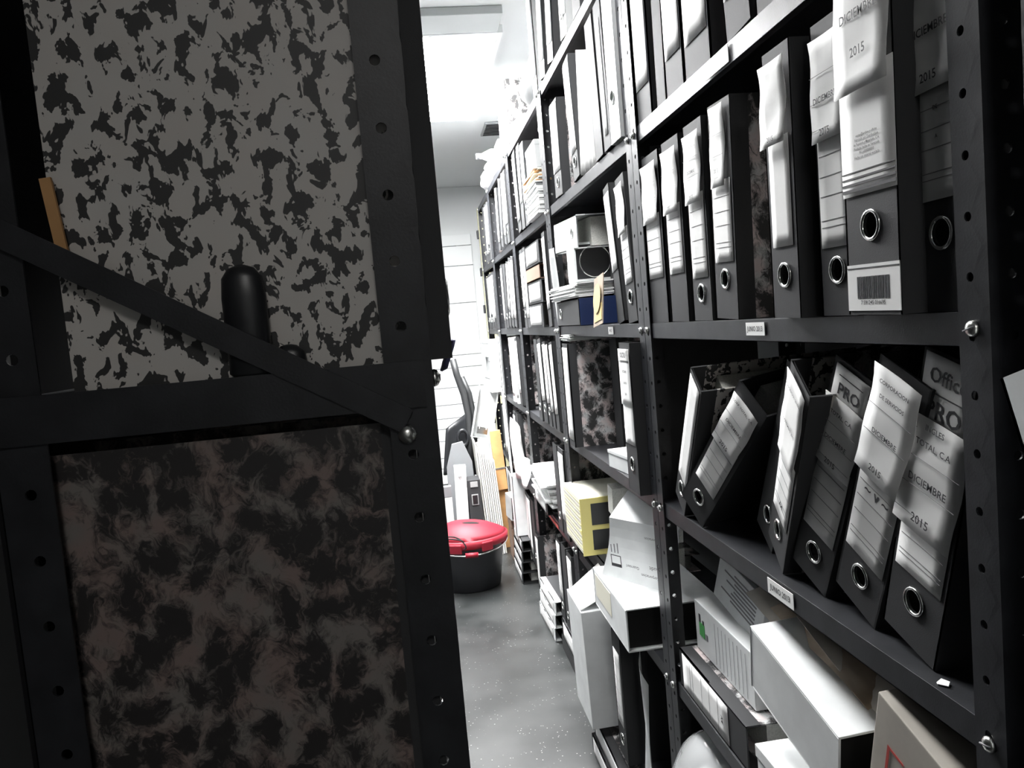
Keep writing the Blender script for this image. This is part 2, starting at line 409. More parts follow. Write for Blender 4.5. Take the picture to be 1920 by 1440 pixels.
def add_label(root, w_, h, z0, z1, fw, m, proud, lines, name, off=0, text_w=1.0, curl=0, deco=None, skew=0):
    wd = w_*fw; x = -proud; n = 8
    mb = MB()
    def fn(u, v_):
        zz = z0+(z1-z0)*v_; yy = (u-.5)*wd+off+skew*(v_-.5)
        c = curl*((1-v_)**2) + curl*.5*(v_**3)
        c += .0012*math.sin(9*v_+4*u)*(1 if curl else 0)
        return (x-abs(c), yy, zz)
    mb.grid(fn, 4, n, m)
    lab = mb.build(name, root, solid=.0006, smooth=True)
    if lines or deco:
        tb = MB(); xt = x-.0008-(.003 if curl else 0)
        for (s_, fz, size) in lines:
            zz = z0+(z1-z0)*fz
            add_text(tb, s_, size, 'ink', Matrix.Translation((-(proud+curl*((1-fz)**2+.5*fz**3)+.0022 if curl else proud+.0008), off+skew*(fz-.5), zz)) @ SPINE, text_w)
        if deco == 'rules':
            for fz in (.18, .24, .45, .62, .8): zz = z0+(z1-z0)*fz; tb.box((xt, -wd*.45+off, zz), (xt+.0003, wd*.45+off, zz+.0006), 'ink_grey')
        if deco == 'mid':
            zz = z0+(z1-z0)*(.44 if len(lines) > 1 else .72); tb.box((xt, -wd*.36+off, zz), (xt+.0003, wd*.36+off, zz+.0012), 'ink')
        if deco == 'slip':
            for fz in (.12, .38, .64): zz = z0+(z1-z0)*fz; tb.box((xt, -wd*.47+off, zz), (xt+.0003, wd*.47+off, zz+.0005), 'ink_grey')
        if deco == 'bars':
            for k in range(4): zz = z0+.004+k*.0062; tb.box((xt, -wd*.5+off, zz), (xt+.0003, wd*.5+off, zz+.001+.0009*(3-k)*.8), 'ink')
            for k in range(6):
                zz = z0+.036+k*.0042; q = wd*random.uniform(.3, .42); add_text(tb, ['ventas@archivo y oficina', 'Fabricado por Distribuidora', 'de Papeleria y Materiales, C.A.', 'Producto hecho en Venezuela', 'Rif. J-00000000-0', 'Hecho con material reciclado'][5-k], .0036, 'ink', Matrix.Translation((xt, off, zz)) @ SPINE, .95)
        tb.build('printed_text', lab)
    return lab
def barcode(root, z0, z1, wd, off=0):
    mb = MB(); mb.box((-.0009, off-wd/2, z0), (-.0001, off+wd/2, z1), 'label_white'); lab = mb.build('barcode_label', root)
    tb = MB(); y = off+wd*.30; rnd = random.Random(5)
    while y > off-wd*.30:
        q = rnd.choice((.0006, .001, .0016)); tb.box((-.0013, y-q, z0+.012), (-.001, y, z1-.012), 'ink'); y -= q+rnd.choice((.0006, .001, .0014))
    add_text(tb, '7 591245 016695', .0058, 'ink', Matrix.Translation((-.0012, off, z0+.008)) @ SPINE)
    tb.box((-.0013, off-wd/2, z1-.004), (-.001, off+wd/2, z1-.003), 'ink')
    tb.build('bars', lab)
RING = {}
def binder(x, y, lvl, w_=.08, h=.318, d=.28, lean=0, tilt=0, twist=0, mm='grey_marble', label='', group=None, labels=(), ring=True, ring_z=.055, cloth='black_cloth', bar=None, name='lever_arch_file', M=None, pages=True):
    if M is None: M = rest(x, y, LV[lvl] if lvl in LV else lvl, (d, w_, h), lean, tilt, twist)
    t = thing(name, label, 'ring binder', M=M, group=group)
    key = (round(w_, 3), round(h, 3), mm, round(ring_z, 3), cloth, ring)
    if key not in RING:
        RING[key] = cover_mb(w_, h, d, mm, ring_z, cloth, ring).build('cover', t)
    else:
        o = RING[key].copy(); o.parent = t; o.matrix_local = Matrix(); col.objects.link(o)
    if ring:
        def mk():
            mb = MB(); R90 = Matrix.Rotation(PI/2, 4, 'Y'); mb.torus(.0138, .0021, 'chrome', R90); return mb.build('finger_ring', t, smooth=True)
        instance('ring', mk, 'finger_ring', t, Matrix.Translation((-.0008, 0, ring_z)))
    if pages:
        def mkp():
            mb = MB(); mb.box((.045, -w_/2+.006, .008), (d-.02, w_/2-.006, h-.022), 'page_edge'); return mb.build('paper_block', t)
        instance(('pg', round(w_, 3), round(h, 3)), mkp, 'paper_block', t, Matrix())
    for L_ in labels: add_label(t, w_, h, **L_)
    if bar: barcode(t, *bar)
    return t
def SL(z0, z1, lines=(), m='label_white', fw=.74, proud=.0012, name='spine_label', **k): return dict(z0=z0, z1=z1, fw=fw, m=m, proud=proud, lines=lines, name=name, **k)
D15 = [('DICIEMBRE', .42, .0095), ('2015', .12, .011)]
def std(slip=D15, lm='label_white', low=(.085, .205), up=(.19, .30), fwu=.86, curl=.004):
    return [SL(low[0], low[1], [], lm, .78, deco='rules'), SL(up[0], up[1], slip, 'label_white', fwu, .003, 'name_slip', curl=curl, deco='slip')]

G2 = 'lever arch files on the near eye-level shelf'
G3 = 'leaning lever arch files below eye level'
G1 = 'lever arch files on the near upper shelf'
# eye-level shelf of the near bay, from the far post towards the viewer
binder(.470, 1.437, 2, .105, label='wide black file with blank white spine beside the far post, eye-level near shelf', group=G2, labels=std([('2015', .08, .009)]), ring=False)
binder(.470, 1.322, 2, .09, lean=.01, label='black file with small 20 slip, second from far post on eye-level shelf', group=G2, labels=std([('201', .08, .009)]), ring=False)
binder(.470, 1.212, 2, .082, lean=.01, label='black file with grey lower label and round finger hole, third from far post', group=G2, labels=std([('INVERSIONES', .93, .0055), ('CORPORACION, C.A.', .8, .005), ('DICIEMBRE', .45, .007), ('2015', .08, .009)], 'label_grey_shaded', low=(.07, .205)), ring_z=.045)
binder(.470, 1.115, 2, .084, lean=.045, label='black file tilting slightly, tall white label, marbled side showing, eye-level shelf', group=G2, mm='grey_marble', labels=std([('2015', .2, .008)], up=(.195, .312), fwu=.62), ring_z=.06)
binder(.450, .888, 2, .070, lean=.02, label='narrow black file with printed barcode at foot of white label, eye-level shelf', group=G2, mm='speckle_marble',
       labels=[SL(.086, .215, [], fw=.7), SL(.205, .302, [('2015', .08, .008)], 'label_white', .9, .004, 'name_slip', curl=.006)], ring_z=.052)
binder(.464, .795, 2, .072, lean=.012, label='black file half hidden behind the big DICIEMBRE 2015 file', group=G2, labels=std([('DICIEMBRE', .4, .0095), ('2015', .08, .0105)], 'label_grey_shaded', low=(.075, .2)), ring_z=.05, mm='speckle_marble')
binder(.448, .706, 2, .088, h=.322, lean=.02, label='big black file with DICIEMBRE 2015 slip and barcode below the finger hole', group=G2, mm='black_cloth',
       labels=[SL(.118, .235, [], fw=1.0, deco='bars', proud=.0012), SL(.215, .345, [('DICIEMBRE', .55, .0125), ('2015', .28, .0125)], 'label_white', 1.0, .003, 'name_slip', curl=.005)],
       ring_z=.087, bar=(.004, .05, .086))
binder(.473, .638, 2, .064, lean=.0, label='black file marked FLEXI partly behind the nearest post, eye-level shelf', group=G2,
       labels=[SL(.10, .2, [('DE', .8, .005), ('A', .55, .005)], 'label_grey_shaded', .86, deco='rules'), SL(.195, .31, [('ABRIL', .93, .009), ('FLEXI', .78, .0105), ('DICIEMBRE', .45, .0105), ('2015', .1, .011)], 'label_grey_shaded', 1.05, .003, 'name_slip', curl=.003)], ring_z=.07, mm='black_cloth')

# shelf below eye level, near bay
binder(.468, 1.392, 3, .062, lean=.655, tilt=-.03, twist=-.08, label='thin leaning file with narrow white spine and marbled cover beside far post', group=G3, mm='speckle_marble', labels=[SL(.07, .31, [], fw=.8)], ring_z=.045)
binder(.460, 1.306, 3, .074, lean=.80, tilt=-.115, twist=.22, label='most steeply leaning file on the near shelf below eye level', group=G3, mm='black_cloth',
       labels=std([('CORP. TOTAL, C.A.', .9, .0062), ('DICIEMBRE', .5, .0085), ('2015', .1, .011)], 'label_grey_shaded', low=(.08, .205)), ring_z=.045)
binder(.515, 1.135, 3, .07, lean=.56, twist=-.1, label='file tucked back behind the leaning white-spined file, only its edge showing', group=G3, mm='black_cloth', ring_z=.05)
binder(.490, 1.046, 3, .079, lean=.555, tilt=.0, twist=-.19, label='leaning file with long bright white spine label in small print, marbled side', group=G3, mm='speckle_marble',
       labels=[SL(.075, .19, [('A4', .2, .012)], fw=.8, deco='rules'), SL(.18, .31, [('CORPORACION GENERAL', .85, .005), ('NOVIEMBRE 2015', .45, .006)], 'label_white', .9, .003, 'name_slip', curl=.002)], ring_z=.05)
binder(.488, .947, 3, .076, lean=.455, tilt=-.045, twist=.08, label='leaning file whose slip shows PRO above DICIEMBRE 2015, middle of shelf', group=G3, mm='grey_marble',
       labels=[SL(.075, .19, [], 'label_grey_shaded', .84, deco='rules'), SL(.18, .272, [('TOTAL, C.A', .8, .0075), ('DICIEMBRE', .42, .0085), ('2015', .1, .0105)], 'label_grey_shaded', .95, .003, 'name_slip', curl=.003, deco='slip'), SL(.268, .312, [('PRO', .35, .021)], 'label_grey_shaded', .8, .0018, 'maker_label', deco='mid')], ring_z=.045)
binder(.490, .842, 3, .082, lean=.43, tilt=-.045, twist=.02, label='leaning file with scribbled lower label and bare 2015 slip, second from near post', group=G3, mm='black_cloth',
       labels=[SL(.07, .19, [('~ v ~', .75, .02)], 'label_grey_shaded', .86, deco='rules'), SL(.185, .312, [('CORPORACION', .88, .0065), ('DE SERVICIOS', .75, .0065), ('DICIEMBRE', .42, .0085), ('2015', .1, .011)], 'label_white', .92, .004, 'name_slip', curl=.006, deco='slip')], ring_z=.045)
binder(.487, .738, 3, .088, h=.320, lean=.285, label='leaning file marked Office PRO INGLES TOTAL DICIEMBRE 2015 beside nearest post', group=G3, mm='black_cloth',
       labels=[SL(.08, .165, [], 'label_white', .82, deco='rules'), SL(.135, .255, [('INGLES', .93, .0085), ('TOTAL, C.A', .78, .0095), ('DICIEMBRE', .45, .0115), ('2015', .12, .0135)], 'label_grey_shaded', 1.0, .004, 'name_slip', curl=.004, deco='slip'),
               SL(.25, .318, [('Office', .70, .021), ('PRO', .20, .026)], 'label_grey_shaded', .8, .0018, 'maker_label', deco='mid')], ring_z=.053)
mb = MB(); mb.faces([(0, 0, 0), (.008, .004, .001), (.010, -.006, .002), (.004, -.012, .001), (-.002, -.004, .0005)], [(0, 1, 2, 3, 4)], 'paper_white')
o = mb.build('paper_scrap', solid=.0008, M=Matrix.Translation((.474, .675, LV[3]+.0008))); tag(o, 'tiny white paper scrap on the shelf edge near the nearest post', 'paper')

# upper shelf of the near bay
for (y, w_, lean, lo, lab, rg) in ((1.438, .085, 0, .06, 'black file with blank white spine beside the far post, upper near shelf', False), (1.340, .05, .02, .3, 'black unlabelled file with small sticker on its spine, upper near shelf', False),
        (1.268, .084, 0, .06, 'black file with white spine, third from far post on upper shelf', False), (1.165, .105, 0, .05, 'widest white-labelled file on the upper near shelf', False),
        (1.015, .08, -.07, .055, 'file tilting away on the upper near shelf, right of dark wedge', False), (.925, .07, 0, .05, 'upper shelf file with chrome finger ring just above shelf edge', True)):
    ls = [SL(lo, .315, [], fw=.86)] if lo < .2 else [SL(.2, .215, [('H', .5, .012)], fw=.4, m='label_white')]
    binder(.469, y, 1, w_, lean=lean, label=lab, group=G1, labels=ls, ring=rg, ring_z=.028)
for y, w_, lab in ((.835, .08, 'black file near the top of the photo, upper near shelf, second from near post'), (.745, .08, 'black file on the upper near shelf closest to the nearest post')):
    binder(.469, y, 1, w_, label=lab, group=G1, labels=[SL(.06, .31, [], fw=.8)], ring=True)

# ------------------------------------------------------------------ left unit: marbled files seen from the end
def left_binder(x, y, lvl, w_, mm, label, h=.318, d=.285):
    M = Matrix.Translation((x, y, LV[lvl]+.0008)) @ Matrix.Rotation(PI, 4, 'Z')
    t = thing('lever_arch_file', label, 'ring binder', M=M, group='marbled files on the left shelving')
    mb = cover_mb(w_, h, d, mm, .05, 'black_cloth', True); mb.tube([(.002, -w_/2+.003, 0), (.002, -w_/2+.003, h)], .0045, 'black_cloth'); mb.build('cover', t)
    mb = MB(); mb.box((.045, -w_/2+.006, .008), (d-.02, w_/2-.006, h-.022), 'page_edge'); mb.build('paper_block', t)
    mb = MB(); mb.torus(.0138, .0021, 'chrome', Matrix.Translation((-.0008, 0, .05)) @ Matrix.Rotation(PI/2, 4, 'Y')); mb.build('finger_ring', t, smooth=True)
    return t
left_binder(.028, .652, 2, .08, 'speckle_marble', 'upper black-and-white speckled file cover on the left, above the shelf')
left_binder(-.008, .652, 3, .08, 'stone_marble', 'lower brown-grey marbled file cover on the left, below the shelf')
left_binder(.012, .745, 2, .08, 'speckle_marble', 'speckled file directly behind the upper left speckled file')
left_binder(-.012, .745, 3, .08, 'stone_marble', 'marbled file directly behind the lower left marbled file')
t = thing('tape_roll_holder', 'dark rounded holder standing in front of the upper speckled file', 'holder', (-.125, .604, LV[2]+.001))
mb = MB(); mb.lathe([(.013, 0), (.0165, .003), (.0165, .060), (.015, .075), (.010, .082), (.003, .0845)], 'black_plastic', n=20, M=Matrix.Scale(.5, 4, (0, 1, 0))); mb.build('body', t, smooth=True)
mb = MB(); mb.lathe([(.010, 0), (.013, .004), (.012, .016), (.006, .021), (.002, .022)], 'black_plastic', n=16, M=Matrix.Translation((.029, 0, 0)) @ Matrix.Scale(.5, 4, (0, 1, 0))); mb.build('foot', t, smooth=True)
mb = MB(); mb.box((-.004, -.0015, 0), (.004, .0015, .055), 'orange_card'); o = mb.build('paper_strip', M=Matrix.Translation((-.250, .607, 1.350)) @ Matrix.Rotation(-.1, 4, 'Y')); tag(o, 'thin orange strip at the far left edge of the speckled file', 'paper strip')
t = thing('hanging_cloth', 'dark purple cloth end poking out past the left post', 'cloth', (.01, 1.30, LV[2]))
mb = MB(); mb.grid(lambda u, v_: (-.05+.10*min(1, v_*2)-.018*max(0, v_*2-1)+.004*math.sin(9*u), -.06+.12*u, .004-.05*max(0, v_*2-1)*(1-.4*abs(u-.5))), 10, 10, 'cloth_purple'); mb.build('fabric', t, solid=.004, smooth=True)

# ------------------------------------------------------------------ boxes, papers and stacks
def carton(name, label, cat, M, d, w_, h, m='card_white', group=None, open_side=None, lid=True, lm='label_white', marks=None, bevel=.0015):
    """box (0..d, -w/2..w/2, 0..h) with a lid or an open end filled with painted shade (open_side: 'near' = -y, 'front' = -x)"""
    t = thing(name, label, cat, M=M, group=group)
    mb = MB(); e = .003
    if open_side == 'near':
        mb.box((0, -w_/2, 0), (d, w_/2, e), m); mb.box((0, -w_/2, h-e), (d, w_/2, h), m); mb.box((0, -w_/2, e), (e, w_/2, h-e), m); mb.box((d-e, -w_/2, e), (d, w_/2, h-e), m); mb.box((e, w_/2-e, e), (d-e, w_/2, h-e), m)
        mb.build('body', t, bevel=.0008)
        mb = MB(); mb.box((e+.001, -w_/2+.018, e), (d-e-.001, w_/2-e-.001, h-e), 'dark_hollow'); mb.build('contents', t)  # dark filler block, the shade inside the open end as colour
    else:
        hb = h*.84 if lid else h
        mb.box((0, -w_/2, 0), (d, w_/2, hb), m); mb.build('body', t, bevel=bevel)
        if lid: mb = MB(); mb.box((-.0018, -w_/2-.0018, h*.80), (d+.0018, w_/2+.0018, h), m); mb.build('lid', t, bevel=bevel)
    if marks: marks(t)
    return t
def papers(name, label, M, d, w_, h, m='page_edge', n=14, jit=.006, group=None, cat='papers', mats=None, fan=0):
    mb = MB(); rnd = random.Random(label)
    for k in range(n):
        z0 = h*k/n; a = Matrix.Translation((rnd.uniform(-jit, jit)+fan*k, rnd.uniform(-jit, jit), 0)) @ Matrix.Rotation(rnd.uniform(-1, 1)*jit*4, 4, 'Z')
        mb.box((0, -w_/2, z0), (d, w_/2, z0+h/n*.82), (mats[k % len(mats)] if mats else m), a)
    o = mb.build(name, M=M); return tag(o, label, cat, group)
def sheet(name, label, pts, m, cat='paper', wav=.004, n=8, group=None, solid=.0008):
    """gently wavy sheet spanned by four corners a,b,c,d"""
    a, b_, c, d = [Vector(p) for p in pts]; nn = (b_-a).cross(d-a).normalized(); o0 = (a+b_+c+d)/4; ph = random.Random(label).uniform(0, 6)
    mb = MB(); mb.grid(lambda u, v_: (a.lerp(b_, u)).lerp(d.lerp(c, u), v_)+nn*wav*math.sin(4*u+3*v_+ph)-o0, n, n, m)
    o = mb.build(name, solid=solid, smooth=True, M=Matrix.Translation(o0)); return tag(o, label, cat, group)

# low shelf of the near bay (boxes and files lying down)
LIE = PI/2
t = binder(.470, 1.468, None, .078, lean=0, M=Matrix.Translation((.470, 1.468, LV[4]+.0396)) @ Matrix.Rotation(LIE, 4, 'X'), label='black file lying on its side with white ruled spine label, low near shelf', group='files and boxes on the low near shelf', ring=False,
       labels=[SL(.02, .245, [('A4', .88, .012)], fw=.9, deco='rules')])
def green_mark(t):
    mb = MB(); mb.box((-.0012, .085, .035), (-.0004, .112, .062), 'green_ink'); mb.box((-.0012, .104, .062), (-.0004, .112, .078), 'ink'); mb.box((-.0012, .087, .062), (-.0004, .094, .070), 'ink')
    mb.box((-.0012, .070, .036), (-.0004, .080, .048), 'ink_grey')
    for k in range(9): mb.box((-.0010, .03-k*.017, .008), (-.0006, .0308-k*.017, .088), 'ink_grey')
    mb.build('printed_mark', t)
carton('box_file', 'white box file with a small green mark lying on the labelled file', 'box file', rest(.505, 1.322, LV[4]+.0795, (.25, .27, .10), 0) @ Matrix.Rotation(0, 4, 'X'), .25, .27, .10, 'card_white', lid=False, marks=green_mark, group='files and boxes on the low near shelf')
def text_block(t, x, y, z, n=8, wd=.1, dz=.007, m='ink_grey'):
    mb = MB(); rnd = random.Random(n)
    for k in range(n): mb.box((x-.0008, y-wd/2, z-k*dz), (x-.0002, y-wd/2+wd*rnd.uniform(.6, 1), z-k*dz+dz*.4), m)
    return mb.build('printed_text', t)
t = carton('printed_booklet', 'white printed booklet leaning behind the green-marked box file', 'booklet', pose(.535, 1.33, LV[4]+.182, .12, .2, 0), .012, .21, .085, 'card_white', lid=False, group='files and boxes on the low near shelf')
text_block(t, 0, 0, .07, 8, .15)
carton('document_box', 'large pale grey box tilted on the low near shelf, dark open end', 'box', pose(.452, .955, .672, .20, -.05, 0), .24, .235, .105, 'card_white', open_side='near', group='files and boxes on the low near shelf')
carton('document_box', 'lower white box cut by the bottom edge of the photo', 'box', rest(.450, .955, LV[4], (.26, .22, .10), .0), .26, .22, .10, 'card_white', group='files and boxes on the low near shelf')
carton('document_box', 'slim white box resting on the lower white box', 'box', pose(.500, 1.03, LV[4]+.104, .13, 0, .05), .2, .15, .03, 'card_grey', group='files and boxes on the low near shelf', lid=False)
def logo(t, s=1, x=-.0012, y=.03, z=.1, flip=False):
    k = -1 if flip else 1
    mb = MB(); m1 = 'red_ink' if not flip else 'ink_grey'
    for (a0, b0, c0, d0, mm_) in ((-.016, -.022, -.0115, .022, m1), (-.016, .0185, .016, .022, m1), (.0145, -.020, .016, .022, 'ink_grey'), (-.016, -.022, .016, -.0205, 'ink_grey')):
        ya, yb = sorted((y-k*a0*s, y-k*c0*s)); za, zb = sorted((z+k*b0*s, z+k*d0*s)); mb.box((x, ya, za), (x+.0005, yb, zb), mm_)
    R_ = SPINE @ Matrix.Rotation(PI if flip else 0, 4, 'Z')
    add_text(mb, 'Audit', .026*s, 'ink_grey', Matrix.Translation((x, y-k*.042*s, z+k*.012*s)) @ R_)
    add_text(mb, 'Corporacion', .011*s, 'ink_grey', Matrix.Translation((x, y-k*.058*s, z-k*.008*s)) @ R_)
    add_text(mb, 'Guarnieri', .011*s, 'ink_grey', Matrix.Translation((x, y-k*.055*s, z-k*.022*s)) @ R_)
    mb.build('printed_logo', t)
t = carton('logo_carton', 'pale carton with red square logo beside the nearest post', 'carton', pose(.47, .722, .655, .30, -.05, 0), .22, .17, .165, 'kraft_pale', lid=False, marks=lambda t: logo(t, .9, y=.045, z=.095), group='files and boxes on the low near shelf')
for k, (y, dz, mm_, lb) in enumerate(((1.06, 0, 'kraft_pale', 'grey-brown envelope lying behind the tilted grey box'), (.97, .03, 'kraft', 'brown envelope wedged under the shelf above the grey box'), (.88, .045, 'kraft_pale', 'crumpled pale wrapping paper above the big grey box'))):
    sheet('envelope', lb, [(.50, y+.13, .80+dz*.3), (.50, y-.13, .75+dz*.3), (.66, y-.14, .80+dz), (.66, y+.14, .85+dz*.2)], mm_, 'envelope', .012, group='envelopes on the low near shelf')
carton('support_box', 'grey flat box beneath the logo carton on the low near shelf', 'box', rest(.48, .715, LV[4], (.26, .19, .12)), .26, .19, .12, 'card_grey', group='files and boxes on the low near shelf')

# bottom shelf of the near bay: plastic bag
t = thing('plastic_bag', 'clear plastic bag with white contents under the low near shelf', 'bag', (.515, 1.37, LV[5]))
def blob(rx, ry, rz, seed, amp, n=22, c=(0, 0, 0)):
    rnd = random.Random(seed); ks = [(rnd.uniform(2, 6), rnd.uniform(2, 6), rnd.uniform(0, 6)) for _ in range(5)]
    def fn(u, v_):
        a = 2*PI*u; b_ = PI*(v_-.5); r = 1+amp*sum(math.sin(round(k1)*a+k3)*math.cos(k2*b_+k3) for k1, k2, k3 in ks)
        return (c[0]+rx*r*math.cos(a)*math.cos(b_), c[1]+ry*r*math.sin(a)*math.cos(b_), c[2]+max(0, rz+rz*r*math.sin(b_)))
    return fn
mb = MB(); mb.grid(blob(.11, .15, .155, 3, .02), 28, 18, 'clear_plastic'); mb.build('bag_film', t, smooth=True)
mb = MB(); mb.grid(blob(.085, .125, .12, 8, .015), 20, 12, 'paper_white'); mb.build('contents', t, smooth=True)
sheet('paper_sheet', 'pink-tinted sheet at the foot of the plastic bag', [(.45, 1.47, .135), (.45, 1.40, .14), (.50, 1.40, .33), (.50, 1.47, .34)], 'card_white', 'paper', .006)

# ---------------- second bay (between the second and third post)
G = 'items in the second bay'
binder(.440, 1.603, 3, .085, h=.325, label='tall black file with red-headed white label beside the second post', group='lever arch files in the second bay', ring_z=.062, mm='black_cloth',
       labels=[SL(.105, .2, [('A', .1, .01)], fw=.85), SL(.19, .312, [('OCTUBRE', .6, .007), ('GASTOS', .4, .006), ('2014', .2, .007)], 'label_white', .95, .003, 'name_slip'), SL(.285, .312, [('OCTU', .5, .015)], 'label_white', .9, .004, 'red_header')])
binder(.444, 2.285, 3, .082, h=.312, d=.28, label='marbled file standing beneath loose papers beside the third post', group='lever arch files in the second bay', mm='grey_marble', labels=[SL(.02, .30, [], 'label_grey_shaded', .9)], ring=False)
papers('paper_stack', 'white papers lying on top of the standing marbled file', pose(.445, 2.285, LV[3]+.3195, 0, 0, .05), .24, .085, .02, 'paper_white', 6, group='paper stacks in the second bay')
binder(.56, 2.16, 3, .08, label='dark marbled file deeper on the shelf behind the wispy papers', group='lever arch files in the second bay', mm='grey_marble', ring=False, d=.2)
carton('white_tray', 'low white tray lying on the shelf left of the tall red-headed file', 'tray', rest(.475, 1.80, LV[3], (.16, .22, .045), 0, 0, .12), .16, .22, .045, 'card_white', group=G)
papers('note_pad', 'pad of white notes standing on the low white tray', pose(.50, 1.76, LV[3]+.048, .15, 0, 0), .05, .05, .11, 'paper_white', 5, .002, group=G)
for k in range(7):
    a = .5+.22*k
    sheet('loose_sheet', ['curled pale sheet, lowest of the fanned wisps by marbled file', 'curled sheet second lowest in the paper fan', 'curled sheet third in the paper fan', 'curled middle sheet of the paper fan', 'upright curled sheet in the paper fan', 'upper curled sheet of the paper fan', 'topmost curled sheet of the paper fan'][k],
          [(.53, 1.84, 1.0+.01*k), (.53, 1.84-.13*math.cos(a-.9), 1.01+.10*math.sin(a)), (.62, 1.85-.13*math.cos(a-.9), 1.03+.10*math.sin(a)), (.62, 1.85, 1.02)], 'card_grey' if k % 2 else 'kraft_pale', 'paper', .01, group='fanned loose sheets')
papers('paper_stack', 'pile of old papers supporting the fanned sheets', pose(.52, 1.90, LV[3]+.001, 0, 0, 0), .12, .07, .12, 'page_edge', 12, group='paper stacks in the second bay')
sheet('corner_card', 'yellow-edged card poking from the fanned sheets', [(.50, 1.78, .99), (.50, 1.70, .955), (.52, 1.70, 1.0), (.52, 1.79, 1.03)], 'yellow_card', 'card', .001)

# eye-level shelf, second bay
z2 = LV[2]
binder(.446, 2.36, None, .075, M=Matrix.Translation((.446, 2.37, z2+.0385)) @ Matrix.Rotation(LIE, 4, 'X'), label='navy blue file lying flat at eye level in second bay', group='lever arch files in the second bay', mm='navy_cloth', ring_z=.06)
mb = MB(); mb.box((.002, -.0365, .319), (.279, .0365, .322), 'navy_cloth'); mb.build('end_flap', [o for o in col.objects if o.get('label', '').startswith('navy blue file')][0])
papers('paper_stack', 'thick white paper pile on top of the blue file', pose(.438, 2.21, z2+.0785, 0, -.03, .03), .25, .31, .04, 'paper_white', 9, .008, group='paper stacks in the second bay')
t = thing('speaker_box', 'white cube with large black round opening on the paper pile', 'speaker', M=pose(.452, 2.145, z2+.121, 0, 0, -.05) @ Matrix.Scale(.72, 4))
mb = MB(); mb.box((0, -.075, 0), (.16, .075, .15), 'card_white'); mb.build('housing', t, bevel=.006)
mb = MB(); R90x = Matrix.Translation((.085, -.0765, .075)) @ Matrix.Rotation(PI/2, 4, 'X'); mb.box((.012, -.0765, .01), (.155, -.0755, .14), 'black_plastic'); mb.lathe([(.058, 0), (.055, -.012), (.02, -.03), (.001, -.032)], 'dark_hollow', R90x, cap=False); mb.build('cone', t, smooth=False)
mb = MB(); mb.torus(.06, .003, 'chrome', R90x, n=32); mb.build('rim', t, smooth=True)
binder(.47, 1.62, 2, .07, lean=-.10, label='pale-labelled file leaning against the second post at eye level', group='lever arch files in the second bay', labels=std([]), ring_z=.055)
binder(.466, 1.70, 2, .05, lean=-.17, label='thin leaning file left of the pale-labelled file at eye level', group='lever arch files in the second bay', labels=[SL(.12, .3, [], fw=.9)], ring=False)
t = thing('brochure', 'gold rosette brochure leaning at the shelf edge right of the blue file', 'brochure', M=pose(.437, 1.81, z2+.001, -.12, .12, 0))
mb = MB(); mb.box((0, -.045, 0), (.002, .045, .12), 'kraft'); mb.build('card', t)
mb = MB(); mb.lathe([(.002, 0), (.03, .0015), (.036, .003)], 'gold_paper', Matrix.Translation((-.001, 0, .065)) @ Matrix.Rotation(-PI/2, 4, 'Y'), n=16); mb.build('rosette', t)
mb = MB(); mb.box((-.0015, -.04, .01), (-.0004, .03, .05), 'gold_paper'); mb.build('gold_panel', t)
sheet('loose_sheet', 'tall curled pale sheets leaning beside the third post at eye level', [(.462, 2.45, z2), (.462, 2.40, z2), (.458, 2.41, z2+.25), (.458, 2.46, z2+.25)], 'card_grey', 'paper', .006)
binder(.56, 2.42, 2, .075, label='marbled file at the back behind the white cube', group='lever arch files in the second bay', mm='grey_marble', d=.2, ring=False)
binder(.55, 2.05, 2, .08, label='marbled file standing behind the blue file', group='lever arch files in the second bay', mm='grey_marble', d=.2, ring=False)
papers('paper_stack', 'upright pile of grey papers behind the brochure', pose(.56, 1.90, z2+.001, 0, 0, 0), .18, .10, .24, 'page_edge', 20, .004, group='paper stacks in the second bay')
binder(.446, 2.30, None, .09, M=Matrix.Translation((.455, 2.36, 1.515)) @ Matrix.Rotation(LIE+.05, 4, 'X'), label='white rounded file lying crosswise high under the upper shelf', group='lever arch files in the second bay', cloth='card_white', mm='card_grey', ring_z=.26)
papers('paper_stack', 'stacked papers carrying the white rounded file', pose(.50, 2.30, z2+.275, 0, 0, 0), .18, .16, .0, 'page_edge', 1) if False else None
mbx = papers('paper_stack', 'tall stack of grey papers under the white rounded file', pose(.53, 2.30, z2+.001, 0, 0, 0), .20, .10, .205, 'card_grey', 16, .004, group='paper stacks in the second bay')

# upper shelf, second bay
B2 = 'lever arch files in the second bay'
binder(.462, 2.27, 1, .11, h=.27, lean=.03, label='wide file with long grey-white label and ring, upper shelf left, second bay', group=B2, labels=[SL(.07, .262, [('DEPOSITO', .75, .008), ('2014', .6, .008)], 'label_grey_shaded', .92)], ring_z=.04)
binder(.462, 2.02, 1, .075, lean=-.10, label='narrow file with pale slip and finger hole, upper shelf, second bay', group=B2, labels=[SL(.07, .31, [('2013', .3, .008)], 'label_white', .9)], ring_z=.045)
for k in range(4):
    sheet('folder', ['tallest thin white folder leaning at upper shelf, second bay', 'white folder second in the leaning row, upper shelf', 'short white folder third in the leaning row, upper shelf', 'last thin white folder beside the dark file, upper shelf'][k],
          [(.462+.004*k, 1.965-.028*k, LV[1]+.002), (.70, 1.965-.028*k, LV[1]+.002), (.70, 1.925-.03*k, LV[1]+.30-.02*k), (.462+.004*k, 1.925-.03*k, LV[1]+.30-.02*k)], 'label_grey_shaded', 'folder', .003, group='thin folders on the upper shelf of the second bay', solid=.003)
binder(.462, 1.77, 1, .07, lean=-.05, label='dark file without slip, upper shelf, second bay middle', group=B2, mm='grey_marble', ring=False)
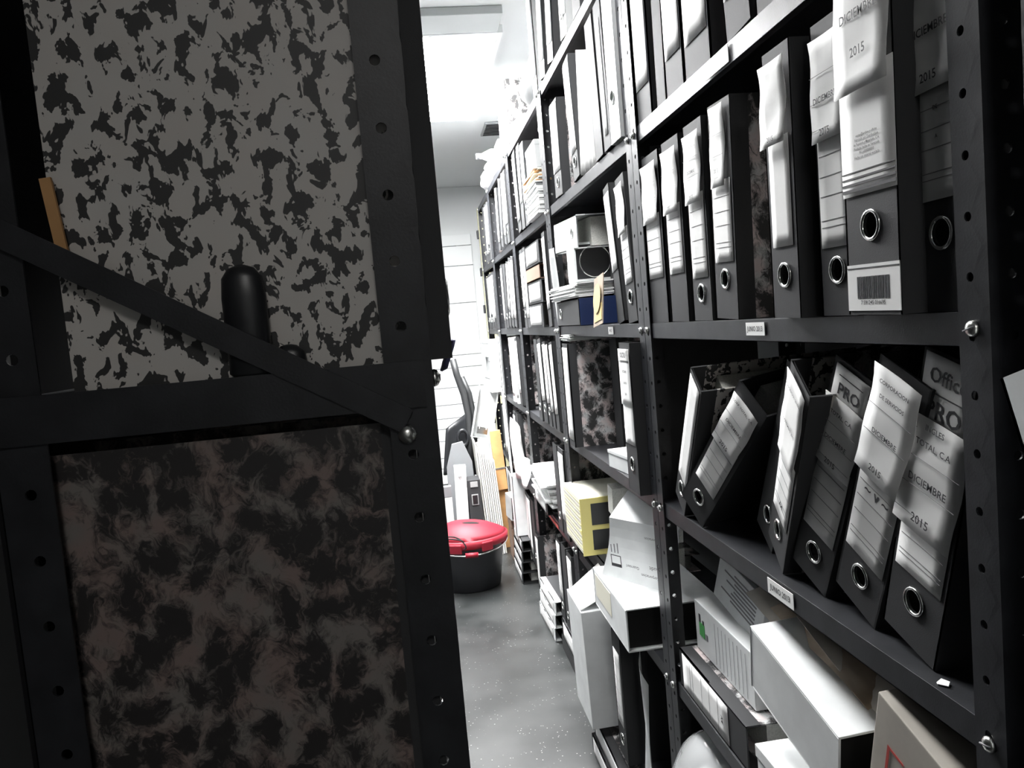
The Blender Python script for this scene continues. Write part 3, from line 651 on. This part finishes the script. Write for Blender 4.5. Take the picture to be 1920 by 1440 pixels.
binder(.458, 1.675, 1, .06, lean=-.04, label='slim file with bright white spine, upper shelf, second bay', group=B2, labels=[SL(.03, .28, [], fw=.4)], ring=False)
binder(.456, 1.60, 1, .08, lean=.0, label='bright white file with finger ring beside the second post, upper shelf', group=B2, cloth='card_white', mm='card_white', ring_z=.09)

# low shelf of the second bay
z4 = LV[4]
t = binder(.47, 2.33, None, .052, M=Matrix.Translation((.475, 2.42, z4+.027)) @ Matrix.Rotation(LIE, 4, 'X'), label='black file lying flat beneath the yellow-ended box', group=B2, ring=False)
t = thing('index_card_box', 'cream striped box with yellow end and black window panes', 'box', M=pose(.437, 2.32, z4+.055, 0, 0, 0), group=G)
mb = MB(); mb.box((0, -.11, 0), (.20, .15, .17), 'cream_card'); mb.build('body', t, bevel=.002)
mb = MB()
for k in range(14): mb.box((-.0008, -.10, .008+k*.0115), (-.0002, .14, .0095+k*.0115), 'yellow_card' if k % 2 else 'ink_grey')
mb.build('striped_print', t)
mb = MB(); mb.box((-.002, -.115, -.002), (.202, -.108, .172), 'yellow_card'); mb.box((-.002, -.108, .06), (.202, -.09, .075), 'yellow_card'); mb.build('yellow_end', t, bevel=.001)
mb = MB(); mb.box((.03, -.1165, .015), (.19, -.1155, .075), 'black_plastic'); mb.box((.03, -.1165, .09), (.19, -.1155, .155), 'black_plastic'); mb.build('window', t)
papers('paper_sheaf', 'upright cream papers standing behind the yellow-ended box', pose(.50, 2.12, z4+.002, .12, 0, 0), .2, .05, .30, 'page_edge', 3, .004, group=G)
t = carton('white_crate', 'white open carton jutting from low shelf, dark end facing viewer', 'carton', pose(.408, 1.80, z4+.001, 0, 0, 0), .22, .32, .10, 'card_white', open_side='near', group=G)
mb = MB(); mb.box((-.0006, -.02, .03), (-.0001, .14, .09), 'cream_card'); mb.build('faded_stain', t)
# its raised flap with upside-down print
t = thing('carton_flap_sheet', 'large bent white cardboard with upside-down print above the open carton', 'cardboard', M=pose(.483, 1.775, z4+.104, 0, -.05, .55))
mb = MB(); mb.grid(lambda u, v_: (.012*math.sin(PI*v_)+.02*v_, -.09+.22*u-.03*v_, .15*v_), 6, 6, 'card_white'); mb.grid(lambda u, v_: (.02+.09*v_, -.12+.22*u-.03*v_, .15+.12*v_-.03*v_*u), 6, 6, 'card_white')
mb.build('board', t, solid=.002, smooth=False)
mb = MB(); xx = -.004
for (a0, b0, c0, d0) in ((.052, .034, .054, .064), (.084, .034, .086, .064), (.052, .062, .086, .064), (.052, .034, .086, .042)): mb.box((xx, a0, b0), (xx+.0005, c0, d0), 'ink')
for k in range(3): mb.box((xx, .058+.011*k, .070), (xx+.0005, .061+.011*k, .096-.003*k), 'ink_grey')
RU = SPINE @ Matrix.Rotation(PI, 4, 'Z')
for (tt, yy, zz, sz) in (('Guarnieri', .015, .044, .011), ('Corporacion', -.040, .030, .011), ('Audit', -.055, .052, .014), ('Corporacion', -.06, .125, .010)): add_text(mb, tt, sz, 'ink_grey', Matrix.Translation((xx, yy, zz)) @ RU)
mb.build('printed_logo', t)
sheet('loose_sheet', 'curved grey plastic sheet hanging under the yellow-ended box', [(.452, 2.16, z4+.03), (.452, 2.02, z4+.03), (.452, 2.0, z4-.10), (.452, 2.12, z4-.12)], 'card_grey', 'sheet', .01)

# bottom shelf of the second bay
z5 = LV[5]
carton('tall_white_box', 'tall white box standing upright at the aisle, bottom of second bay', 'box', rest(.382, 2.11, z5, (.25, .20, .335), 0, -.02, 0), .25, .20, .335, 'card_white', group=G, lid=False)
sheet('box_flap', 'slanting white flap lying over the top of the tall white box', [(.378, 2.20, z5+.337), (.378, 2.02, z5+.337), (.50, 2.02, z5+.40), (.50, 2.20, z5+.42)], 'paper_white', 'cardboard', .002)
binder(.430, 1.86, 5, .082, h=.33, label='black file with long grey form label right of tall white box', group=B2, mm='black_cloth', labels=[SL(.09, .285, [], 'label_grey_shaded', .7, deco='rules')], ring_z=.05)
sheet('loose_sheet', 'grey-white plastic folder standing right of the black form-label file', [(.452, 1.745, z5+.002), (.452, 1.65, z5+.002), (.458, 1.69, z5+.27), (.458, 1.745, z5+.33)], 'card_white', 'folder', .008)
t = thing('glass_jar', 'small glass jar behind the second post on the bottom shelf', 'jar', (.52, 1.60, z5+.001))
mb = MB(); mb.lathe([(.03, 0), (.035, .01), (.035, .10), (.028, .125), (.028, .14)], 'clear_plastic'); mb.build('body', t, smooth=True)
mb = MB(); mb.lathe([(.031, .135), (.031, .155), (.003, .158)], 'chrome'); mb.build('lid', t, smooth=False)
for k in range(3): binder(.40, 1.86, None, .05, M=Matrix.Translation((.402+.01*k, 2.14, .027+.052*k if k < 2 else .027)) @ Matrix.Rotation(LIE, 4, 'X'), label=['white-spined file flat on floor, lowest, under the tall white box', 'white-spined file lying second from floor under the tall white box'][k], group='files lying on the floor', labels=[SL(.02, .3, [], fw=.9)], ring=False) if k < 2 else None

# ---------------- third, fourth and farthest bays
rows = []
def far(bay, lvl, items, z=None):
    """items from the near post outwards: (gap, w, h, lean, style)"""
    y = Y[bay]+.045
    for (gap, w_, h, lean, st) in items:
        y += gap+w_/2; rows.append((bay, lvl, y, w_, h, lean, st)); y += w_/2
b1 = [(.01, .08, .318, .0, 'L'), (.01, .075, .318, .04, 'M'), (.012, .08, .318, .08, 'L'), (.02, .075, .318, .13, 'R'), (.02, .07, .318, .16, 'L')]
far(3, 1, [(.30, .09, .30, 0, 'R'), (.02, .08, .318, 0, 'M'), (.02, .08, .318, -.1, 'L')])
far(3, 2, [(.005, .06, .318, -.04, 'G'), (.42, .07, .318, .0, 'L'), (.01, .07, .318, 0, 'R')])
far(3, 3, [(.02, .06, .31, -.1, 'G'), (.02, .05, .30, -.14, 'G'), (.02, .06, .31, -.08, 'R'), (.03, .08, .318, -.1, 'R'), (.04, .075, .318, 0, 'D')])
far(3, 4, [(.01, .10, .318, 0, 'G'), (.02, .08, .318, 0, 'D')])
far(3, 5, [(.02, .09, .318, 0, 'GR'), (.02, .085, .318, 0, 'D'), (.02, .08, .31, 0, 'GR')])
far(4, 1, [(.02, .08, .318, .0, 'R'), (.03, .08, .318, .18, 'L'), (.05, .08, .318, .2, 'D'), (.04, .08, .3, .1, 'L')])
far(4, 2, [(.02, .08, .318, .12, 'L'), (.02, .08, .318, .16, 'L'), (.03, .07, .31, .2, 'R'), (.03, .07, .31, .1, 'D'), (.02, .07, .318, 0, 'L')])
far(4, 3, [(.06, .07, .318, -.12, 'G'), (.04, .08, .318, -.08, 'W'), (.06, .09, .318, -.02, 'W')])
far(4, 4, [(.3, .08, .318, 0, 'D'), (.02, .08, .318, 0, 'L')])
far(4, 5, [(.02, .08, .318, 0, 'D'), (.02, .08, .318, 0, 'L'), (.02, .08, .318, .1, 'G')])
far(5, 1, [(.01, .08, .318, .0, 'R'), (.02, .08, .318, .1, 'L'), (.03, .08, .318, .1, 'D')])
far(5, 2, [(.01, .08, .318, .0, 'G'), (.01, .08, .318, 0, 'L'), (.01, .08, .318, 0, 'R'), (.01, .08, .31, 0, 'L'), (.01, .07, .31, 0, 'D')])
far(5, 3, [(.02, .1, .318, 0, 'W'), (.02, .08, .3, 0, 'D')])
far(5, 4, [(.02, .08, .318, 0, 'L'), (.02, .08, .3, 0, 'D')])
far(5, 5, [(.02, .08, .318, 0, 'G'), (.02, .08, .3, 0, 'L')])
ordn = ['nearest', 'second', 'third', 'fourth', 'fifth', 'sixth']
shn = {0: 'top shelf', 1: 'upper shelf', 2: 'eye-level shelf', 3: 'shelf below eye level', 4: 'low shelf', 5: 'bottom shelf'}
bn = {3: 'third bay', 4: 'fourth bay', 5: 'farthest bay'}
cnt = {}
stn = {'L': 'black file with white spine label', 'M': 'marbled-sided black file', 'R': 'white-labelled file with finger ring', 'G': 'file with grey spine label', 'GR': 'grey-labelled file with finger ring', 'D': 'plain dark file', 'W': 'white file'}
for (bay, lvl, y, w_, h, lean, st) in rows:
    k = cnt.get((bay, lvl), 0); cnt[(bay, lvl)] = k+1
    lab = f'{stn[st]}, {ordn[k]} along {shn[lvl]} of {bn[bay]}'
    ls = {'L': [SL(.04, .30, [], fw=.85)], 'M': [SL(.1, .30, [], 'label_white', .7)], 'R': [SL(.085, .30, [], 'label_white', .85)], 'G': [SL(.06, .30, [], 'label_grey_shaded', .9)], 'GR': [SL(.085, .30, [], 'label_grey_shaded', .85, deco='rules')], 'D': [], 'W': [SL(.03, .2, [], 'label_grey_shaded', .8)]}[st]
    binder(.458, y, lvl, w_, h=h, lean=lean, label=lab, group='lever arch files in the '+bn[bay], mm='grey_marble', labels=ls, ring=st in ('R', 'GR', 'D'), cloth='card_white' if st == 'W' else 'black_cloth')
def lie(y, z, w_, label, x=.45, ang=0, mm='grey_marble', cloth='black_cloth', ls=True, tw=0, h=.318, group='files lying flat'):
    """file lying on its side, spine to the aisle, foot towards +y; y = far end, z = underside"""
    M = Matrix.Translation((x, y, z+w_/2+.0005)) @ Matrix.Rotation(tw, 4, 'Z') @ Matrix.Rotation(LIE+ang, 4, 'X')
    return binder(0, 0, None, w_, h=h, M=M, label=label, group=group, mm=mm, cloth=cloth, ring=False, labels=[SL(.03, h-.03, [], fw=.8)] if ls else [])
# third bay piles
lie(2.98, z2, .085, 'white-labelled file lying lowest of the eye-level pile, third bay', x=.45)
lie(2.97, z2+.088, .08, 'file lying second in the eye-level pile, third bay', x=.452)
lie(2.98, z2+.172, .05, 'brownish file lying third in the eye-level pile, third bay', cloth='brown_card', ls=False)
lie(2.96, z2+.225, .08, 'white-labelled file lying topmost of the eye-level pile, third bay', x=.45)
papers('paper_stack', 'white paper stack beneath orange-edged papers, upper shelf, third bay', pose(.452, 2.70, LV[1]+.001, 0, 0, 0), .25, .25, .10, 'paper_white', 14, .006, group='paper stacks in the third bay')
papers('paper_stack', 'orange-edged papers beneath the small white box, third bay', pose(.452, 2.70, LV[1]+.102, 0, 0, 0), .25, .26, .05, 'paper_white', 10, .008, mats=['paper_white', 'orange_card', 'cream_card'], group='paper stacks in the third bay')
carton('document_box', 'small white box on the orange-edged papers, third bay', 'box', pose(.455, 2.68, LV[1]+.154, 0, 0, 0), .2, .20, .09, 'card_white', group='boxes in the far bays')
carton('document_box', 'grey box standing behind the small white box, third bay', 'box', pose(.50, 2.68, LV[1]+.246, 0, 0, 0), .2, .1, .07, 'card_grey', group='boxes in the far bays')
papers('paper_stack', 'splayed white papers on the low shelf, third bay', pose(.44, 3.02, z4+.06, .12, 0, .05), .22, .30, .10, 'paper_white', 12, .018, group='paper stacks in the third bay')
lie(3.25, z4, .055, 'white-spined file lying under the splayed papers, third bay', x=.448)
mb = MB(); mb.box((0, 0, 0), (.0008, .34, .012), 'red_ink'); o = mb.build('red_tape', M=Matrix.Translation((DX-.0012+.0005, 2.80, LV[4]-.022))); tag(o, 'red tape strip along the low shelf edge in the third bay', 'tape')
# top of the shelving
zt = LV[0]
def bundle(x, y, z, rx, ry, rz, m, label, seed): 
    mb = MB(); mb.grid(blob(rx, ry, rz, seed, .06), 22, 14, m); o = mb.build('wrapped_bundle', smooth=True, M=Matrix.Translation((x, y, z+.001))); return tag(o, label, 'bundle', 'bundles on top of the shelving')
bundle(.55, 2.72, zt, .10, .17, .09, 'paper_white', 'bright white wrapped bundle on top of the third bay', 2)
bundle(.55, 3.18, zt, .09, .10, .05, 'clear_plastic', 'clear crinkled plastic bundle on top near the fourth post', 9)
bundle(.53, 3.95, zt, .09, .12, .05, 'paper_white', 'white crumpled bag on top of the fourth bay', 4)
bundle(.53, 4.30, zt, .09, .14, .06, 'paper_white', 'farthest white bag on top of the shelving', 5)
binder(.46, 3.43, 0, .09, mm='grey_marble', label='tall file with white spine and marbled side on top of fourth bay', group='files on top of the shelving', cloth='card_white', ring=False)
t = thing('plastic_bottle', 'clear plastic bottle lying beside the marbled file on top', 'bottle', M=pose(.50, 3.555, zt+.032, 0, 0, 0))
mb = MB(); mb.lathe([(.02, 0), (.03, .01), (.03, .13), (.012, .17), (.012, .18)], 'clear_plastic', Matrix.Rotation(-PI/2, 4, 'Y') @ Matrix.Translation((0, 0, -.05))); mb.build('body', t, smooth=True)
mb = MB(); mb.lathe([(.013, 0), (.013, .015)], 'grey_plastic', Matrix.Rotation(-PI/2, 4, 'Y') @ Matrix.Translation((0, 0, .131))); mb.build('cap', t)
carton('document_box', 'white box on top of the fourth bay beside the crumpled bag', 'box', pose(.47, 3.70, zt+.001, 0, 0, 0), .18, .15, .12, 'card_white', group='boxes in the far bays')
for k, (y, lean, m_, lb) in enumerate(((2.54, 0, 'card_white', 'white file on top of the shelving above the third post'), (2.40, .15, 'black_cloth', 'black file leaning on top of the second bay, white label'), (2.26, .17, 'black_cloth', 'second black file leaning on top of the second bay'), (2.06, .1, 'card_grey', 'grey file on top of the second bay'), (1.9, 0, 'black_cloth', 'black file on top of the second bay nearest the viewer'))):
    binder(.466, y, 0, .085, lean=lean, cloth=m_, mm='grey_marble', label=lb, group='files on top of the shelving', labels=[SL(.05, .3, [], fw=.85)], ring=k == 3)
# fourth and farthest bay clutter
carton('document_box', 'uppermost of three white boxes jutting out at the farthest bay', 'box', pose(.40, 4.50, LV[3]+.205, 0, 0, .1), .2, .24, .10, 'card_white', group='boxes in the far bays')
carton('document_box', 'middle of three white boxes jutting out at the farthest bay', 'box', pose(.41, 4.50, LV[3]+.103, 0, 0, .0), .2, .24, .10, 'card_grey', group='boxes in the far bays')
carton('document_box', 'lowest of three white boxes jutting out at the farthest bay', 'box', pose(.40, 4.50, LV[3]+.001, 0, 0, .05), .2, .24, .10, 'card_white', group='boxes in the far bays')
sheet('loose_sheet', 'shiny curled sheet on the low shelf of the fourth bay', [(.44, 3.75, z4+.02), (.44, 3.55, z4+.02), (.44, 3.58, z4+.22), (.44, 3.78, z4+.30)], 'label_grey_shaded', 'paper', .02)
sheet('loose_sheet', 'white curled sheet under the shiny sheet, fourth bay', [(.445, 3.60, z4+.01), (.445, 3.42, z4+.01), (.445, 3.42, z4+.13), (.445, 3.56, z4+.15)], 'paper_white', 'paper', .02)

# stacks on the floor along the shelving foot
for k in range(3): lie(3.24-.01*k, .001+.056*k, .054, ['lowest white-spined file of the floor stack beside the third post', 'middle white-spined file of the floor stack beside the third post', 'topmost white-spined file of the floor stack beside the third post'][k], x=.425+.004*k, tw=.03, group='files stacked on the floor', mm='black_cloth', cloth='card_white')
for k in range(4): lie(3.95-.01*k, .001+.056*k, .054, ['lowest file of the farther floor stack', 'second lowest file of the farther floor stack', 'third file up in the farther floor stack', 'topmost file of the farther floor stack, beneath the upright white one'][k], x=.405+.003*k, tw=0, group='files stacked on the floor', mm='black_cloth')
binder(.40, 3.72, .228, .08, h=.30, label='white file standing upright on the farther floor stack', group='files stacked on the floor', cloth='card_white', mm='card_white', ring=False, d=.24)
lie(2.86, .001, .06, 'dark file lying on the floor under the near end of the white stack', x=.452, group='files stacked on the floor', ls=False, h=.318)
lie(2.83, .063, .07, 'black file lying on the dark floor file with grey label', x=.452, group='files stacked on the floor')
binder(.452, 3.36, .001, .08, label='black file standing on the floor between the two floor stacks', group='files stacked on the floor', labels=[SL(.08, .30, [], 'label_grey_shaded', .8)], ring=True)

# ------------------------------------------------------------------ mop bucket with red lid
t = thing('mop_bucket', 'black bucket with red plastic lid on the aisle floor', 'bucket', (.165, 3.72, .0005))
prof = [(.115, 0), (.122, .006), (.150, .22), (.158, .235), (.158, .245), (.148, .243), (.118, .012)]
S = Matrix.Scale(1.15, 4, (1, 0, 0))
mb = MB(); mb.lathe(prof, 'bucket_black', S, n=40, cap=True); mb.build('body', t, smooth=True)
mb = MB(); mb.lathe([(.164, .225), (.168, .232), (.168, .258), (.160, .262), (.150, .262)], 'red_plastic', S, n=40, cap=False)
def dome(u, v_):
    a = 2*PI*u; r = v_
    q = (1-r**2.6); rx_, ry_ = .185, .160
    return (rx_*r*math.cos(a), ry_*r*math.sin(a), .262+.085*q*(.75+.25*r*math.cos(a+2.4)))
mb.grid(dome, 40, 10, 'red_plastic'); mb.build('lid', t, smooth=True, solid=.004)
def zl(x_, y_):
    r = math.hypot(x_/.185, y_/.160); a = math.atan2(y_/.160, x_/.185); return .262+.085*(1-r**2.6)*(.75+.25*r*math.cos(a+2.4))+.0025
mb = MB(); mb.grid(lambda u, v_: (lambda x_, y_: (x_, y_, zl(x_, y_)))(.015+.042*v_*math.cos(2*PI*u), -.055+.014*v_*math.sin(2*PI*u)), 24, 3, 'dark_hollow'); mb.build('lid_slot', t)
for a in (-1.1, -2.0, -.3):
    M = Matrix.Rotation(a, 4, 'Z') @ Matrix.Translation((.172, 0, .232)); mb = MB(); mb.box((-.006, -.03, -.022), (.008, .03, .022), 'red_plastic', M); mb.build('clip', t, bevel=.005)
mb = MB(); pts = [(.19*math.cos(a)*1.0, -.165*abs(math.sin(a))-.012, .235-.035*math.sin(a)) for a in [PI*k/16 for k in range(17)]]; mb.tube(pts, .0035, 'chrome'); mb.build('bail_handle', t, smooth=True)
mb = MB(); mb.tube([(-.03, -.182, .205), (.03, -.182, .203)], .012, 'red_plastic', k=12); mb.build('hand_grip', t, smooth=True)
t = thing('black_cable', 'coiled black cable draped over the red bucket lid', 'cable', (.10, 3.55, .27))
mb = MB(); mb.tube([(-.12+.16*math.sin(a*.5), -.03-.01*math.cos(a*2), .03+.02*math.sin(a*1.3)-.01*a) for a in [k*.3 for k in range(14)]], .0035, 'black_plastic'); mb.tube([(-.12+.15*math.sin(a*.5), -.032, .045-.012*a) for a in [k*.3 for k in range(12)]], .0035, 'black_plastic'); mb.build('wire', t, smooth=True)

# plug on the floor, round white rim on the left
t = thing('power_plug', 'black cable with plug lying on the floor by the left shelving', 'cable', (.025, 2.82, .008))
mb = MB(); mb.tube([(-.05, .35, .12), (-.035, .22, .07), (-.02, .12, .02), (-.01, .05, .004), (0, .01, 0)], .0035, 'black_plastic'); mb.build('wire', t, smooth=True)
mb = MB(); mb.lathe([(.005, 0), (.011, .008), (.013, .03), (.009, .04)], 'black_plastic', Matrix.Rotation(PI/2, 4, 'X') @ Matrix.Rotation(-.1, 4, 'Y'), n=12); mb.box((-.006, -.058, -.002), (-.003, -.038, .002), 'chrome'); mb.box((.004, -.058, -.002), (.007, -.038, .002), 'chrome'); mb.build('plug', t)
t = thing('round_fan', 'white round rim standing on edge just past the left post', 'fan', (-.085, 3.1, .12))
mb = MB(); R_ = Matrix.Rotation(PI/2, 4, 'X'); mb.torus(.115, .0055, 'paper_white', R_, n=40); mb.lathe([(.03, -.015), (.03, .015)], 'paper_white', R_); mb.build('rim', t, smooth=True)
mb = MB()
for k in range(12): a = k*PI/6; mb.tube([(.028*math.cos(a), 0, .028*math.sin(a)), (.113*math.cos(a), 0, .113*math.sin(a))], .0015, 'paper_white', k=5)
mb.build('spokes', t, smooth=True)

# ------------------------------------------------------------------ clutter leaning behind the bucket
GC = 'clutter behind the bucket'
t = thing('office_chair_frame', 'black chair frame with bent tube arms behind the bucket', 'chair', (.15, 4.5, 0))
mb = MB()
mb.tube([(.055, 0, 1.09), (.07, 0, 1.0), (.10, -.01, .88), (.115, -.02, .76), (.11, -.03, .62), (.10, -.04, .4)], .020, 'rod_metal', k=12); mb.build('bent_tube', t, smooth=True)
mb = MB(); mb.tube([(.10, .03, .98), (.135, .03, .88), (.15, .02, .74), (.14, 0, .6), (.13, 0, .4)], .016, 'rod_metal', k=12); mb.build('bent_tube', t, smooth=True)
mb = MB(); mb.grid(lambda u, v_: (-.06+.14*u+.04*v_, -.03+.02*math.sin(3*u), .42+.36*v_*(1-.25*(1-u))), 8, 10, 'black_plastic'); mb.build('seat_shell', t, solid=.018, smooth=True)
mb = MB(); mb.torus(.03, .008, 'black_plastic', Matrix.Translation((.07, -.05, .63)) @ Matrix.Rotation(PI/2, 4, 'X') @ Matrix.Scale(1.5, 4, (0, 1, 0))); mb.build('armrest_loop', t, smooth=True)
mb = MB()
for k in range(5): a = 2*PI*k/5; mb.tube([(0, 0, .09), (.17*math.cos(a), .17*math.sin(a), .03)], .014, 'black_plastic')
mb.tube([(0, 0, .08), (0, 0, .45)], .018, 'black_plastic'); mb.build('base', t, smooth=True)
# open metal tray / emptied file
t = thing('file_mechanism_tray', 'open pale grey cover with metal lever, leaning above the papers', 'ring binder', M=pose(.325, 4.38, .632, 0, 0, 0) @ Matrix.Rotation(.25, 4, 'Y') @ Matrix.Rotation(-.12, 4, 'X'))
mb = MB(); mb.box((-.06, 0, 0), (-.054, .06, .30), 'card_grey'); mb.box((.054, 0, 0), (.06, .06, .30), 'card_white'); mb.box((-.06, .055, 0), (.06, .06, .30), 'card_grey'); mb.box((-.06, 0, -.005), (.06, .06, 0), 'card_white'); mb.build('cover', t, bevel=.002)
mb = MB(); mb.box((-.03, .03, .02), (.03, .054, .06), 'chrome'); mb.tube([(-.02, .03, .05), (-.02, .01, .07), (.02, .01, .07), (.02, .03, .05)], .003, 'chrome'); mb.build('lever', t)
# big grey rounded panel
t = thing('grey_panel', 'dull grey panel with clipped top corners standing behind bucket', 'panel', M=pose(.175, 4.30, .001, .06, 0, 0))
mb = MB(); mb.faces([(-.08, 0, 0), (.09, 0, 0), (.075, 0, .52), (.03, 0, .64), (-.03, 0, .63), (-.07, 0, .50)], [(0, 1, 2, 3, 4, 5)], 'grey_plastic'); mb.build('board', t, solid=.012, bevel=.002)
t = thing('box_file', 'slim white box file with round hole standing behind red lid', 'box file', M=pose(.155, 4.17, .001, .05, 0.03, 0), group=GC)
mb = MB(); mb.box((-.03, 0, 0), (.035, .05, .52), 'card_white'); mb.build('body', t, bevel=.002)
mb = MB(); mb.torus(.006, .0015, 'chrome', Matrix.Translation((0, -.0005, .46)) @ Matrix.Rotation(PI/2, 4, 'X')); mb.build('finger_ring', t, smooth=True)
mb = MB(); mb.box((-.03, -.001, .0), (.035, 0, .40), 'paper_white'); mb.build('spine_label', t)
t = thing('box_file', 'short white folder left of the slim white box file', 'box file', M=pose(.085, 4.15, .001, .05, 0, 0), group=GC)
mb = MB(); mb.box((-.03, 0, 0), (.03, .03, .36), 'paper_white'); mb.build('body', t, bevel=.002)
mb = MB(); mb.box((-.03, -.001, .36), (.03, .03, .42), 'grey_plastic'); mb.build('clasp', t, bevel=.002)
t = thing('lever_arch_file', 'black file with chrome label frame behind the bucket', 'ring binder', M=pose(.24, 4.15, .001, .04, 0, 0), group=GC)
mb = MB(); mb.box((-.035, 0, 0), (.035, .10, .44), 'black_cloth'); mb.build('cover', t, bevel=.003)
mb = MB(); mb.box((-.018, -.003, .30), (.018, 0, .36), 'card_grey'); mb.box((-.014, -.004, .305), (.014, -.0028, .355), 'black_plastic'); mb.box((-.02, -.003, .40), (.02, 0, .43), 'card_grey'); mb.build('label_frame', t, bevel=.001)
t = thing('fan_folded_papers', 'tall sheaf of white fan-folded papers standing right of bucket', 'papers', M=pose(.345, 4.16, .001, .03, -.05, 0))
mb = MB(); rnd = random.Random(2)
for k in range(9): mb.box((-.05+.011*k, rnd.uniform(-.01, .01), 0), (-.046+.011*k+.004, .22, .62-.012*k+rnd.uniform(-.02, .02)), 'paper_white' if k % 2 else 'page_edge')
mb.build('sheets', t)
t = thing('cardboard_piece', 'orange-brown cardboard folder standing against the shelving foot', 'cardboard', M=pose(.425, 4.26, .001, 0, -.05, 0))
mb = MB(); mb.box((-.03, 0, .34), (.03, .02, .68), 'orange_card'); mb.box((-.03, .02, .0), (.03, .03, .66), 'orange_card'); mb.build('board', t, bevel=.002)
mb = MB(); mb.box((-.032, -.002, .46), (.032, .022, .468), 'chrome'); mb.build('clip', t)
t = thing('thin_rod', 'thin white rod standing beside the orange cardboard', 'rod', (.46, 4.12, .001))
mb = MB(); mb.tube([(.0, 0, 0), (-.008, .0, .45), (-.02, 0, .90)], .006, 'paper_white'); mb.build('shaft', t, smooth=True)
mb = MB(); mb.tube([(.0, 0, .0), (0, 0, .04)], .009, 'orange_card'); mb.build('foot', t, smooth=True)
carton('open_tray', 'grey open box tray on the floor right of papers, behind floor stack', 'box', pose(.405, 4.02, .235, .1, 0, .2), .13, .10, .13, 'card_grey', open_side='near', group=GC)
carton('storage_box', 'dark box carrying the grey open tray', 'box', pose(.41, 4.08, .001, 0, 0, 0), .12, .14, .225, 'brown_card', group=GC)

# ------------------------------------------------------------------ bay beside the viewer: leaning white file at right edge
binder(.400, .335, 3, .075, h=.34, lean=-.35, tilt=-.0, label='white file end jutting out at the right edge of the photo', cloth='card_white', mm='card_white', ring=False, group='files in the bay beside the viewer')
